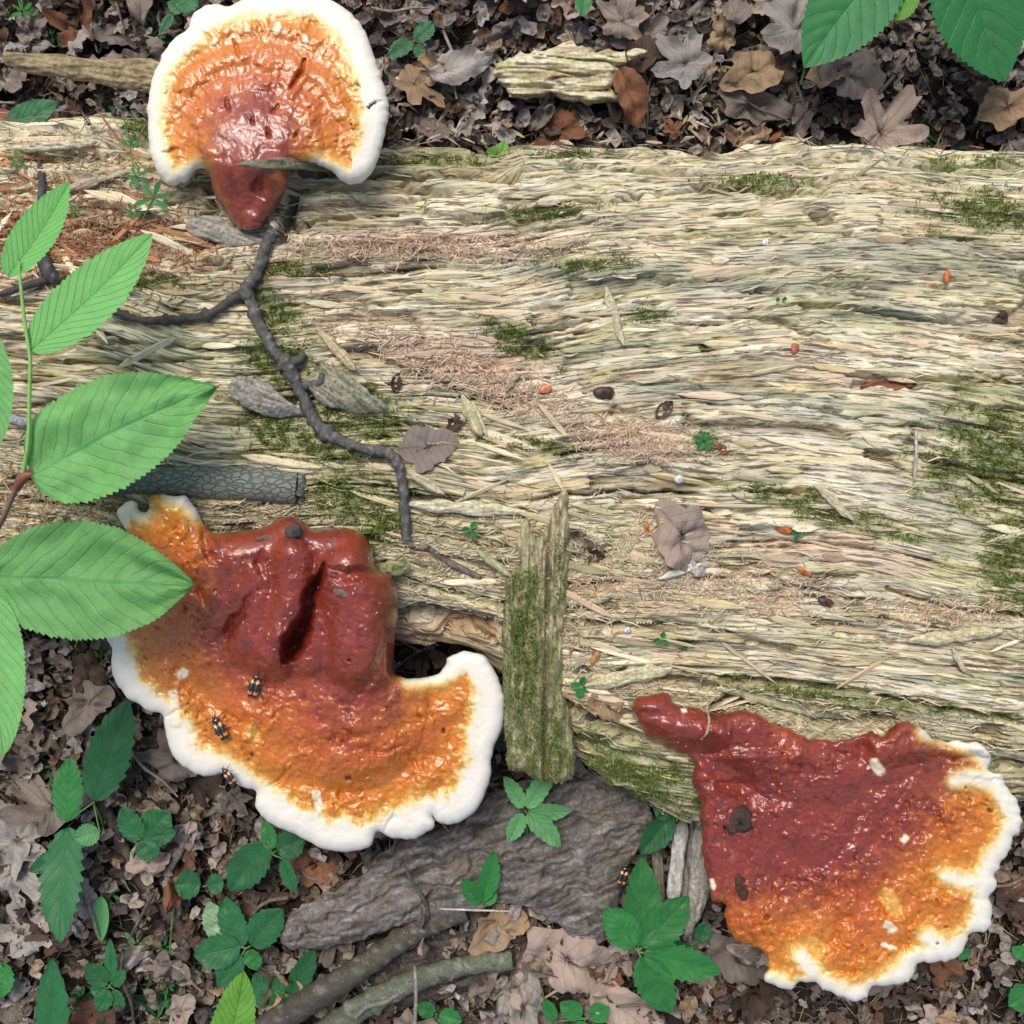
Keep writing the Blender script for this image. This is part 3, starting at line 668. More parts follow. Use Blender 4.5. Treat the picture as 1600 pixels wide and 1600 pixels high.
WHITE, CREAM, YEL, ORG, ORR, RED, DEEP = (0.74, 0.70, 0.61), (0.74, 0.62, 0.40), (0.64, 0.30, 0.045), (0.56, 0.175, 0.012), (0.47, 0.108, 0.013), (0.21, 0.031, 0.019), (0.105, 0.017, 0.014)

def shell(outline, zf, thick, lip, step=2.0, scal=2.5, sseed=0):
    """closed solid inside an outline; zf(px,py,d)->top height; returns grid data"""
    O = crom(outline, 5, closed=True)
    # fine natural scallops along the edge
    nrm_ = np.roll(O, -1, 0) - np.roll(O, 1, 0); nrm_ = np.stack([nrm_[:, 1], -nrm_[:, 0]], -1); nrm_ /= np.linalg.norm(nrm_, axis=1, keepdims=True) + 1e-9
    O = O + nrm_ * (scal * fbm(O[:, 0] / 16, O[:, 1] / 16, 3, 300 + sseed))[:, None]
    lo, hi = O.min(0) - step * 2, O.max(0) + step * 2
    gx_ = np.arange(lo[0], hi[0], step); gy_ = np.arange(lo[1], hi[1], step)
    X, Y = np.meshgrid(gx_, gy_, indexing='ij')
    ins = inside(X, Y, O); d, _, bx, by = pdist(X, Y, O, closed=True, near=True)
    n, m = X.shape
    q = ins[:-1, :-1] | ins[1:, :-1] | ins[1:, 1:] | ins[:-1, 1:]
    I, J = np.nonzero(q)
    Fq = np.stack([I * m + J, I * m + J + 1, (I + 1) * m + J + 1, (I + 1) * m + J], -1)
    used = np.unique(Fq); remap = -np.ones(n * m, int); remap[used] = np.arange(len(used)); Fq = remap[Fq]
    insu = ins.ravel()[used]
    x = np.where(insu, X.ravel()[used], bx.ravel()[used]); y = np.where(insu, Y.ravel()[used], by.ravel()[used])
    dd = np.where(insu, d.ravel()[used], 0)
    return x, y, dd, insu, Fq
def vnormals(V, F):
    fn = np.cross(V[F[:, 2]] - V[F[:, 0]], V[F[:, 3]] - V[F[:, 1]]); n = np.zeros_like(V)
    for k in range(4): np.add.at(n, F[:, k], fn)
    l = np.linalg.norm(n, axis=1, keepdims=True); return n / np.where(l < 1e-9, 1, l)
def ridge(x, y, pts, r, h, p=2.0):
    d, _ = pdist(x, y, np.array(pts, float)); t = np.clip(1 - (d / r) ** 2, 0, 1); return h * t ** (p / 2)
def groove(x, y, pts, depth, wob=4):
    """tapering, ragged V-shaped fold; pts = (px,py,half width)"""
    P = crom(np.array(pts, float), 5); wx = x + wob * fbm(x / 16, y / 16, 3, 61); wy = y + wob * fbm(x / 16, y / 16, 3, 67)
    d, t = pdist(wx, wy, P[:, :2]); r = np.interp(t, range(len(P)), P[:, 2]); q = np.clip(1 - d / r, 0, 1)
    return -depth * q * q * (3 - 2 * q) * np.clip(r / P[:, 2].max(), .2, 1)
def lobes(x, y, L_, k=7.0):
    k = k * .55
    s = np.exp(0 * x)
    for pts, r, h in L_: s = s + np.exp(np.clip(ridge(x, y, pts, r * 1.12, h, 1.7), 0, 200) / k) - 1
    return k * np.log(s)
def crust(x, y, seed, amp=1.0, ax=0.0):
    """lumpy, wrinkled, pitted lacquer relief"""
    wx = x + 9 * fbm(x / 28, y / 28, 3, seed + 1); wy = y + 9 * fbm(x / 28, y / 28, 3, seed + 5)
    a = fbm(wx / 34, wy / 34, 4, seed + 9); b = 1 - np.abs(fbm(wx / 15, wy / 15, 3, seed + 13)) * 2; c = fbm(wx / 7.5, wy / 7.5, 3, seed + 17)
    pit = -np.clip(fbm(wx / 9, wy / 9, 2, seed + 21) - 0.42, 0, 1) * 14
    amp = amp * (0.5 + 0.75 * ss(-0.35, 0.35, fbm(x / 65, y / 65, 2, seed + 25)))
    return amp * (7.5 * a + 2.0 * b + 0.5 * c + pit)

def build_fungus(name, label, outline, rims, zbase, thick, lipw, stempts, sr, seed, relief, extras, stem_line, group, relamp=1.0, rimk=0.82, redge=22, mott=1.0):
    x, y, d, ins, F = shell(outline, None, thick, lipw, scal=6.5 if seed == 30 else 3.0, sseed=seed)
    # distance to the growing rim, minus the local width of the white margin
    e = np.full(x.shape, 1e9); er = np.full(x.shape, 1e9)
    for pts, ws in rims:
        P = crom(pts, 4); w_i = np.interp(np.linspace(0, len(pts) - 1, len(P)), range(len(pts)), ws)
        dr, t = pdist(x, y, P); w = np.interp(t, range(len(P)), w_i)
        w = rimk * w * (1 + 0.42 * fbm(x / 24, y / 24, 4, seed + 30) + 0.14 * fbm(x / 7, y / 7, 2, seed + 33))
        er = np.minimum(er, dr); e = np.minimum(e, dr - w)
    z = zbase(x, y); zl = zray(x, y) + thick * .5 + 4
    z = np.where(zl > -200, 0.5 * (z + zl + np.sqrt((z - zl) ** 2 + 60)), z)
    soft = ss(0, 26, e)                       # the margin is smooth, the crust is rough
    T = thick * np.sqrt(np.clip(1 - (1 - np.clip(d / lipw, 0, 1)) ** 2, 0, 1))
    ds, _ = pdist(x, y, np.array(stempts, float)); cr = crust(x, y, seed + 50, relamp) * (.6 + .6 * ss(25, 110, ds))
    marg = 1.6 * fbm(x / 34, y / 34, 3, seed + 60) + 0.25 * fbm(x / 9, y / 9, 3, seed + 61)
    ztop = z + T + np.sqrt(np.clip(1 - (1 - np.clip(d / redge, 0, 1)) ** 2, 0, 1)) * (relief(x, y, e) + cr * (0.12 + 0.88 * soft) + marg * (1 - soft) - 3.5 * soft * ss(0, 10, e) + 0.5 * (1 - soft))
    ztop = np.maximum(ztop, zl - thick * .5)
    zbot = z - thick * 0.55 * np.sqrt(np.clip(1 - (1 - np.clip(d / lipw, 0, 1)) ** 2, 0, 1)) - 1.0
    zbot = np.minimum(zbot, ztop - 5)
    ztop = np.where(ins, ztop, z); zbot = np.where(ins, zbot, z)
    # colour
    n_a = fbm(x / 30, y / 30, 4, seed + 70); n_b = fbm(x / 11, y / 11, 3, seed + 75)
    ee = e + 15 * mott * n_a * ss(0, 40, e) + 5 * mott * n_b + 4 * mott * fbm(x / 5, y / 5, 2, seed + 77)
    C = cvec(ee, y, (-6, WHITE), (2, (0.74, 0.68, 0.53)), (6, (0.75, 0.64, 0.42)), (11, (0.74, 0.50, 0.17)), (17, YEL), (29, ORG), (95, ORR), (155, (0.38, 0.068, 0.016)))
    ds, _ = pdist(x, y, np.array(stempts, float))
    redn = ss(sr[1], sr[0], ds + 38 * n_a + 14 * n_b) * ss(2, 22, e)
    C = mixc(C, RED, redn * 0.9)
    C = mixc(C, DEEP, 0.55 * redn * ss(0.0, 0.6, fbm(x / 22, y / 22, 3, seed + 80)))
    C = mixc(C, (0.58, 0.23, 0.02), 0.5 * ss(0.15, 0.5, fbm(x / 20, y / 14, 4, seed + 85)) * ss(10, 30, e) * (1 - redn))
    C = mixc(C, (0.20, 0.06, 0.03), 0.5 * ss(0.38, 0.6, fbm(x / 9, y / 9, 3, seed + 88)) * ss(10, 30, e))
    for kind, pts, r in extras:
        dd_, _ = pdist(x + 2.5 * pn(x / 7, y / 7, 3), y + 2.5 * pn(x / 7, y / 7, 9), np.array(pts, float)); t = 1 - ss(r * .6, r * 1.15, dd_)
        C = mixc(C, {'w': (0.80, 0.70, 0.50), 'd': (0.06, 0.03, 0.02), 'y': (0.70, 0.36, 0.07)}[kind], t * 0.95)
        if kind == 'w': ztop = ztop + t * 2.5
        if kind == 'd': ztop = ztop - t * 7
    C = np.clip(C, 0.004, 0.82)
    nV = len(x); Vt = W3(x, y, ztop); Vb = W3(x, y, zbot)
    # bottom reuses rim vertices
    bmap = np.where(ins, np.arange(nV) + nV, np.arange(nV))
    Ft = F[:, ::-1]; Fb = bmap[F]
    V = np.vstack([Vt, Vb]); FF = np.vstack([Ft, Fb])
    t0 = V[Ft[len(Ft) // 2]]
    nn = np.cross(t0[2] - t0[0], t0[3] - t0[1])
    if nn[2] < 0: FF = FF[:, ::-1]
    VN = vnormals(V, FF)
    CC = np.vstack([C, mixc(np.tile((0.62, 0.56, 0.44), (nV, 1)), RED, ss(40, 62, er))])
    base = empty(name, W3(*stempts[0], float(zbase(np.array(stempts[0][0] * 1.0), np.array(stempts[0][1] * 1.0))) - 20)[()], label, 'bracket fungus', group)
    # split into margin, cap, stem and pore surface
    cen_e = e[F].mean(1); sx, sy = x[F].mean(1), y[F].mean(1)
    lab = np.where(cen_e < 1.5, 0, 1); lab = np.where((lab == 1) & stem_line(sx, sy), 2, lab)
    lab = np.concatenate([lab, np.where(lab == 2, 2, 3)])
    for k, nm in enumerate(('white_margin', 'cap', 'stem', 'pore_surface')):
        f = FF[lab == k]
        if len(f) == 0: continue
        u = np.unique(f); rm = -np.ones(len(V), int); rm[u] = np.arange(len(u))
        obj(nm, V[u], rm[f].astype(int), M_cap, base, col=CC[u], nrm=VN[u])
    # height lookup for things that sit on the fungus
    return base, (lambda px_, py_: float(ztop[np.argmin((x - px_) ** 2 + (y - py_) ** 2 + (~ins) * 1e6)]))

O1 = [(321, 264), (307, 265), (295, 280), (280, 288), (266, 290), (252, 277), (239, 250), (232, 217), (230, 170), (236, 130), (247, 100), (265, 68), (293, 46), (299, 27), (310, 14), (330, 6), (355, 9), (375, 2), (395, -8), (432, -13), (482, -10), (515, 0), (550, 22), (572, 50), (581, 82), (592, 105), (597, 125), (606, 150), (607, 178), (601, 212), (590, 250), (575, 276), (552, 289), (535, 282), (517, 268), (495, 256), (470, 254), (449, 260), (450, 280), (445, 300), (435, 320), (422, 340), (405, 359), (382, 360), (365, 350), (350, 332), (337, 307), (328, 282)]
R1 = [([(307, 265), (266, 290), (239, 250), (230, 170), (247, 100), (297, 46), (330, 6), (395, -8), (482, -10), (550, 22), (592, 105), (607, 178), (590, 250), (552, 289), (517, 268), (495, 256)], [6, 20, 20, 16, 16, 22, 34, 34, 34, 44, 44, 44, 42, 26, 8, 3])]
def z1(x, y):
    t = ss(360, 250, y); r = np.hypot(x - 405, y - 190)
    return -18 + 34 * t + 26 * (1 - (r / 200) ** 2) * t - 20 * ss(260, 360, y) * 0
def rel1(x, y, e):
    r = np.hypot((x - 398), (y - 262) * 0.95); a = np.arctan2(262 - y, x - 398)
    h = 2.4 * np.cos((r - 118) / 48 * 2 * np.pi + 1.2 * fbm(x / 60, y / 60, 2, 404)) * ss(80, 105, r) * ss(2, 30, e)
    h += 2.0 * fbm(a * 10, r / 70, 3, 401) * ss(80, 120, r) * ss(0, 30, e)
    h += lobes(x, y, [([(330, 245), (348, 300), (385, 350)], 34, 24), ([(425, 262), (436, 300), (405, 345)], 30, 30), ([(385, 250), (388, 330)], 40, 20), ([(355, 215), (400, 205), (445, 220)], 56, 16)], 5)
    h += groove(x, y, [(408, 272, 5), (402, 292, 13), (412, 312, 5)], 9)
    for p, dpt in [([(476, 94, 3), (470, 112, 6), (458, 130, 5), (452, 142, 2)], 13), ([(354, 154, 3), (355, 166, 5), (359, 174, 2)], 10), ([(436, 162, 2), (428, 172, 5), (424, 178, 2)], 8), ([(468, 204, 2), (460, 214, 4)], 8), ([(254, 238, 2), (264, 236, 4), (278, 232, 2)], 8), ([(364, 62, 2), (370, 76, 5), (376, 92, 3)], 8), ([(418, 198, 2), (419, 214, 4)], 8), ([(392, 180, 2), (394, 192, 4)], 6)]: h += groove(x, y, p, dpt, 3)
    h += groove(x, y, [(602, 156, 2), (590, 160, 4), (577, 170, 3)], 5, 2) + groove(x, y, [(300, 44, 2), (318, 52, 5), (335, 66, 2)], 4, 2)
    return h
G_F = 'glossy bracket fungi growing from the log'
f1, zf1 = build_fungus('bracket_fungus', 'round fan-shaped orange bracket fungus with white rim on the upper edge of the log', O1, R1, z1, 15, 18, [(395, 345), (385, 280), (398, 215)], (30, 112), 10,
    rel1, [('w', [(435, 40), (432, 48)], 7), ('w', [(476, 58), (478, 64)], 4.5), ('w', [(292, 82), (294, 82)], 5), ('w', [(333, 68), (338, 62)], 4), ('w', [(378, 88), (378, 92)], 2), ('w', [(258, 142), (259, 142)], 3), ('w', [(384, 38), (386, 48)], 5),
           ('d', [(560, 132), (561, 133)], 1.5), ('d', [(549, 193), (550, 194)], 1.5), ('d', [(575, 168), (586, 160)], 1.3)],
    lambda X, Y: (Y > 235) & (X > 318) & (X < 462) & (Y + 0.3 * abs(X - 390) > 252), G_F, relamp=.5, rimk=.72, redge=38, mott=.4)

O2 = [(183, 806), (188, 792), (203, 781), (212, 786), (219, 799), (230, 797), (236, 776), (252, 771), (271, 774), (293, 777), (309, 800), (325, 828), (352, 832), (406, 826), (442, 808), (469, 810), (491, 828), (532, 826), (563, 832), (581, 855), (588, 886), (613, 900), (622, 931), (618, 990), (615, 1035), (619, 1053), (640, 1060), (676, 1056), (689, 1048), (703, 1026), (730, 1018), (757, 1026), (775, 1053), (788, 1089), (785, 1134), (770, 1170), (766, 1215), (748, 1260), (716, 1285), (689, 1287), (675, 1274), (676, 1294), (649, 1309), (613, 1309), (590, 1299), (577, 1323), (541, 1332), (505, 1325), (460, 1303), (424, 1287), (401, 1264), (399, 1237), (383, 1231), (365, 1222), (345, 1208), (325, 1213), (293, 1201), (266, 1174), (257, 1134), (253, 1116), (226, 1107), (194, 1084), (176, 1053), (174, 1012), (154, 976), (180, 950), (215, 930), (238, 900), (225, 870), (200, 832)]
R2 = [([(640, 1060), (689, 1048), (730, 1018), (775, 1053), (788, 1089), (785, 1134), (766, 1215), (716, 1285), (675, 1280), (613, 1309), (541, 1332), (460, 1303), (401, 1260), (345, 1208), (293, 1201), (257, 1134), (194, 1084), (174, 1012), (154, 976)], [4, 14, 38, 48, 60, 62, 52, 54, 40, 44, 60, 52, 40, 26, 38, 34, 40, 26, 34]),
      ([(183, 806), (203, 781), (219, 799)], [24, 26, 10]), ([(271, 774), (293, 777), (309, 800)], [8, 14, 6])]
def z2(x, y):
    t = (y - 820) / 500.0
    return -6 - 100 * t - 20 * ss(500, 160, x) * ss(900, 1100, y)
def rel2(x, y, e):
    h = lobes(x, y, [([(250, 785), (285, 845), (325, 885)], 50, 26), ([(335, 872), (400, 862), (455, 848)], 62, 48), ([(345, 915), (350, 950)], 50, 36), ([(395, 900), (408, 960), (400, 1000)], 52, 54),
        ([(455, 870), (458, 920), (440, 985), (424, 1022)], 44, 72), ([(500, 845), (540, 862), (572, 880)], 48, 50), ([(548, 905), (560, 950), (566, 1020)], 72, 86), ([(512, 962), (492, 1000), (486, 1020)], 50, 52), ([(560, 1040), (548, 1120)], 105, 40), ([(440, 1060), (430, 1120)], 90, 18), ([(300, 940), (330, 1010)], 60, 18)], 6)
    h += groove(x, y, [(505, 882, 5), (503, 896, 9), (495, 912, 13), (484, 928, 15), (481, 946, 13), (478, 964, 15), (469, 986, 21), (458, 1008, 24), (448, 1026, 15), (440, 1038, 4)], 92, 4)
    h += groove(x, y, [(512, 888, 6), (545, 896, 15), (580, 894, 14), (606, 886, 6)], 18) + groove(x, y, [(318, 828, 6), (322, 856, 14), (338, 884, 5)], 16) + groove(x, y, [(410, 858, 4), (404, 880, 12), (412, 905, 4)], 10) + groove(x, y, [(600, 1010, 4), (590, 1045, 16), (560, 1085, 6)], 10)
    h += groove(x, y, [(392, 925, 3), (378, 955, 10), (362, 978, 14), (352, 1002, 5)], 20, 6) + groove(x, y, [(300, 900, 4), (318, 935, 12), (332, 962, 5)], 8) + groove(x, y, [(515, 902, 5), (535, 906, 12), (556, 902, 5)], 10)
    r = np.hypot(x - 500, y - 930)
    h += 3.5 * np.cos((r - 205) / 66 * 2 * np.pi + 1.5 * fbm(x / 60, y / 60, 2, 414)) * ss(180, 240, r) * ss(5, 40, e)
    for p in [[(398, 1200, 2), (392, 1185, 6), (380, 1170, 3)], [(502, 1280, 3), (497, 1262, 6), (490, 1245, 2)], [(600, 1300, 3), (612, 1280, 5), (618, 1262, 2)], [(255, 1120, 3), (275, 1112, 6), (296, 1098, 2)], [(655, 1205, 3), (642, 1182, 6)], [(535, 1136, 3), (552, 1150, 6), (570, 1155, 2)], [(420, 1230, 3), (440, 1215, 6), (450, 1190, 2)], [(560, 1170, 2), (600, 1175, 5), (640, 1160, 2)]]: h += groove(x, y, p, 8)
    h += ridge(x, y, [(393, 1135), (385, 1150)], 12, 8)
    return h
f2, zf2 = build_fungus('bracket_fungus', 'largest glossy red-orange bracket fungus with two thick stems and a wavy white rim', O2, R2, z2, 17, 20, [(470, 835), (400, 850), (420, 980), (500, 960), (560, 900), (560, 1040)], (42, 140), 20,
    rel2, [('w', [(283, 1055), (287, 1051)], 8), ('w', [(494, 1240), (498, 1262)], 7), ('w', [(271, 1085), (275, 1130)], 8), ('d', [(394, 1179), (395, 1180)], 3), ('d', [(693, 1141), (694, 1143)], 3), ('d', [(544, 1215), (546, 1216)], 5), ('y', [(392, 1140), (398, 1150)], 11), ('d', [(546, 1031), (547, 1031)], 2)],
    lambda X, Y: (Y < 1030 + 0.0 * X) & (X > 340) & (Y < 1060 - 0.4 * (540 - X).clip(0)), G_F, relamp=.9, rimk=.66, redge=46, mott=.8)

O3 = [(990, 1096), (1012, 1086), (1042, 1084), (1060, 1100), (1092, 1108), (1128, 1112), (1168, 1110), (1200, 1124), (1232, 1140), (1264, 1154), (1312, 1156), (1344, 1150), (1364, 1140), (1380, 1148), (1400, 1132), (1432, 1132), (1446, 1146), (1472, 1160), (1512, 1158), (1540, 1168), (1548, 1184), (1544, 1202), (1564, 1210), (1574, 1232), (1592, 1256), (1597, 1284), (1584, 1308), (1572, 1336), (1556, 1360), (1557, 1384), (1546, 1404), (1550, 1436), (1536, 1458), (1514, 1460), (1508, 1484), (1476, 1500), (1452, 1506), (1436, 1504), (1424, 1532), (1396, 1540), (1364, 1544), (1352, 1560), (1336, 1566), (1312, 1556), (1280, 1540), (1248, 1534), (1236, 1546), (1204, 1538), (1196, 1520), (1200, 1500), (1184, 1482), (1156, 1472), (1136, 1444), (1130, 1412), (1112, 1408), (1108, 1376), (1096, 1336), (1098, 1300), (1092, 1252), (1084, 1220), (1082, 1188), (1056, 1174), (1028, 1162), (1004, 1144), (990, 1116)]
R3 = [([(1446, 1144), (1512, 1158), (1544, 1185), (1574, 1232), (1597, 1284), (1572, 1336), (1556, 1370), (1550, 1436), (1508, 1484), (1440, 1505), (1396, 1540), (1336, 1566), (1280, 1540), (1236, 1546), (1200, 1530)], [5, 16, 16, 34, 38, 34, 48, 52, 36, 30, 34, 36, 20, 14, 5]),
      ([(1492, 1220), (1515, 1214), (1550, 1222)], [2, 5, 10]), ([(1480, 1368), (1502, 1376), (1540, 1380)], [1, 4, 8]), ([(1250, 1492), (1272, 1520)], [3, 8]), ([(1450, 1465), (1470, 1480)], [6, 16])]
def z3(x, y):
    t = np.clip((y - 1100) / 450.0, 0, 1)
    return -34 - 80 * t - 16 * ss(1350, 1600, x) + 6 * np.sin((x - 1000) / 600 * 3.0)
def rel3(x, y, e):
    h = ridge(x, y, [(1010, 1112), (1070, 1140), (1110, 1140)], 38, 26) + ridge(x, y, [(1150, 1150), (1220, 1190), (1300, 1200)], 60, 20) + ridge(x, y, [(1380, 1170), (1430, 1160)], 34, 22)
    h += ridge(x, y, [(1110, 1170), (1140, 1220), (1200, 1240)], 26, -16) + ridge(x, y, [(1290, 1170), (1340, 1180)], 30, -12) + ridge(x, y, [(1110, 1230), (1150, 1330), (1180, 1430)], 50, 14) + ridge(x, y, [(1220, 1260), (1330, 1340)], 50, 10)
    h += ridge(x, y, [(1368, 1195), (1370, 1202)], 26, 8)
    # long wrinkles fanning out from the stem
    a = np.arctan2(y - 1090, x - 1030); r = np.hypot(x - 1030, y - 1090)
    h += 2.6 * (0.6 - np.abs(fbm(a * 11 + 0.4 * fbm(x / 50, y / 50, 2, 440), r / 95, 3, 430)) * 2) * ss(150, 240, r) * ss(5, 40, e)
    h += 1.2 * np.cos(r / 48 * 2 * np.pi + 2.0 * fbm(x / 70, y / 70, 2, 445)) * ss(330, 420, r) * ss(5, 40, e)
    return h
f3, zf3 = build_fungus('bracket_fungus', 'dark red wrinkled bracket fungus with ragged white margin at the lower right below the log', O3, R3, z3, 13, 16, [(1020, 1110), (1120, 1160), (1130, 1280), (1230, 1290), (1330, 1250), (1400, 1170)], (70, 165), 30,
    rel3, [('w', [(1366, 1194), (1374, 1204)], 9), ('w', [(1412, 1312), (1416, 1308)], 6), ('w', [(1388, 1446), (1394, 1452)], 8), ('w', [(1380, 1476), (1398, 1482)], 4), ('w', [(1112, 1378), (1114, 1386)], 5), ('w', [(1068, 1109), (1070, 1110)], 4), ('y', [(1268, 1475), (1280, 1485)], 14), ('y', [(1385, 1400), (1400, 1420)], 14),
           ('d', [(1547, 1266), (1548, 1266)], 4), ('d', [(1478, 1448), (1479, 1449)], 2.5), ('d', [(1464, 1473), (1465, 1474)], 2.5), ('d', [(1508, 1230), (1509, 1231)], 1.5)],
    lambda X, Y: (X < 1090) | ((Y < 1190) & (X < 1130)), G_F, relamp=1.35, rimk=0.46, redge=34, mott=.7)

# ------------------------------------------------------------------ generic tubes (sticks, twigs, stems)
def tube(pts, seg=8, n=4, rough_=0.08, seed=0, flat=1.0, knot=0.0, step=None):
    """pts: (px,py,z,r) control points -> closed tapered tube in working units"""
    P = crom(np.array(pts, float), n); W = W3(P[:, 0], P[:, 1], P[:, 2]); r = P[:, 3] * (HC - P[:, 2]) / HC
    T_ = np.gradient(W, axis=0); T_ /= np.linalg.norm(T_, axis=1, keepdims=True) + 1e-9
    up = np.array([0, 0, 1.0]); B = np.cross(T_, up); bl = np.linalg.norm(B, axis=1, keepdims=True)
    B = np.where(bl < 0.05, np.array([1.0, 0, 0]), B / (bl + 1e-9)); Nn = np.cross(B, T_)
    a = np.linspace(0, 2 * np.pi, seg, endpoint=False)
    L = np.cumsum(np.r_[0, np.linalg.norm(np.diff(W, axis=0), axis=1)])
    nz = 1 + rough_ * fbm(L[:, None] / 9 + 0 * a, np.cos(a)[None] * 1.3 + seed * 3.1 + 0 * L[:, None], 3, seed % 200) * 2 + knot * np.clip(pn(L / 22, L * 0 + seed, 7)[:, None] - 0.25, 0, 1) * 2
    rr_ = r[:, None] * nz
    V = W[:, None] + B[:, None] * (np.cos(a)[None, :, None] * rr_[..., None]) + Nn[:, None] * (np.sin(a)[None, :, None] * rr_[..., None] * flat)
    m = len(W); V = V.reshape(-1, 3); F = gridF(m, seg, True)[:, ::-1]
    V = np.vstack([V, W[0] - T_[0] * r[0] * .4, W[-1] + T_[-1] * r[-1] * .4]); c0, c1 = len(V) - 2, len(V) - 1
    cap0 = [[c0, i, (i + 1) % seg, (i + 1) % seg] for i in range(seg)]; cap1 = [[c1, (m - 1) * seg + (i + 1) % seg, (m - 1) * seg + i, (m - 1) * seg + i] for i in range(seg)]
    Fl = [list(map(int, f)) for f in F] + [c[:3] for c in cap0] + [c[:3] for c in cap1]
    return V, Fl, L
def on(pts, lift=0.0, f=None):
    """(px,py,r[,dz]) lying on whatever is below -> (px,py,z,r)"""
    out = []
    for p in pts:
        z = float(zray(p[0], p[1], f)); out.append((p[0], p[1], z + p[2] * 0.7 + lift + (p[3] if len(p) > 3 else 0), p[2]))
    return out
def stick(name, label, cat, pts, col, mat=None, seg=9, group=None, sub=(), rough_=0.1, knot=0.3, seed=1, n=6, flat=1.0, ends=None):
    V, F, L = tube(pts, seg, n, rough_, seed, flat, knot)
    c = np.array(col) * (1 + 0.5 * fbm(V[:, 0] / 9, V[:, 1] / 9, 4, seed))[:, None]
    c = c + np.array((.10, .10, .09)) * ss(.25, .5, fbm(V[:, 0] / 7, V[:, 1] / 7 + V[:, 2] / 7, 3, seed + 9))[:, None]
    if not sub:
        o = obj(name, V, F, mat or M_twig, col=np.clip(c, .01, .8)); return tag(o, label, cat, group)
    r_ = empty(name, V[0], label, cat, group); obj('bark', V, F, mat or M_twig, r_, col=np.clip(c, .01, .8))
    for nm, sp, cc in sub:
        V, F, L = tube(sp, 8, n, rough_, seed + 3, 1, knot)
        c = np.array(cc) * (1 + 0.3 * fbm(V[:, 0] / 14, V[:, 1] / 14, 3, seed))[:, None]
        obj(nm, V, F, mat or M_twig, r_, col=np.clip(c, .01, .8))
    return r_

def slab(name, label, cat, outline, zf, thick, lip, colf, mat, reliefF, step=2.5, scal=4, seed=0, parent=None, group=None):
    x, y, d, ins, F = shell(outline, None, thick, lip, step=step, scal=scal, sseed=seed)
    z = zf(x, y); T = thick * np.clip(d / lip, 0, 1) ** 0.6
    zt = np.where(ins, z + T * .5 + np.clip(d / 6, 0, 1) * reliefF(x, y), z); zb = np.where(ins, z - T * .5, z)
    nV = len(x); bmap = np.where(ins, np.arange(nV) + nV, np.arange(nV))
    V = np.vstack([W3(x, y, zt), W3(x, y, zb)]); FF = np.vstack([F[:, ::-1], bmap[F]])
    q = V[F[:, ::-1][len(F) // 2]]
    if np.cross(q[2] - q[0], q[3] - q[1])[2] < 0: FF = FF[:, ::-1]
    C = np.clip(colf(x, y), .01, .8); o = obj(name, V, FF, mat, parent, origin=None if parent is not None else V[:, :3].mean(0), col=np.vstack([C, C * .8]))
    if parent is None: tag(o, label, cat, group)
    return o, (x[ins], y[ins], zt[ins])
def woodrel(rot, a=3.0, seed=0, ln=60, wd=4, crack=4):
    c, s = math.cos(rot), math.sin(rot)
    def f(x, y):
        u = x * c + y * s; v = -x * s + y * c; v = v + 3 * pn(u / 60, v / 30, seed)
        q = fbm(u / ln, v / wd, 3, seed + 1); k = np.clip(0.16 - np.abs(fbm(u / (ln * 1.6), v / (wd * 2.6), 2, seed + 5)), 0, 1) / .16
        return a * q - crack * k + 2 * fbm(u / 30, v / 20, 2, seed + 8)
    return f
def wcol(cols, rot, seed=0, ln=50, wd=5):
    c, s = math.cos(rot), math.sin(rot)
    def f(x, y):
        u = x * c + y * s; v = -x * s + y * c; C = np.tile(cols[0], (len(x), 1)).astype(float)
        for i, k in enumerate(cols[1:]): C = mixc(C, k, 0.8 * ss(0.0, 0.4, fbm(u / ln, v / wd, 3, seed + 7 * i)))
        return C * (1 + .2 * fbm(u / 20, v / 2.5, 2, seed + 60))[:, None]
    return f
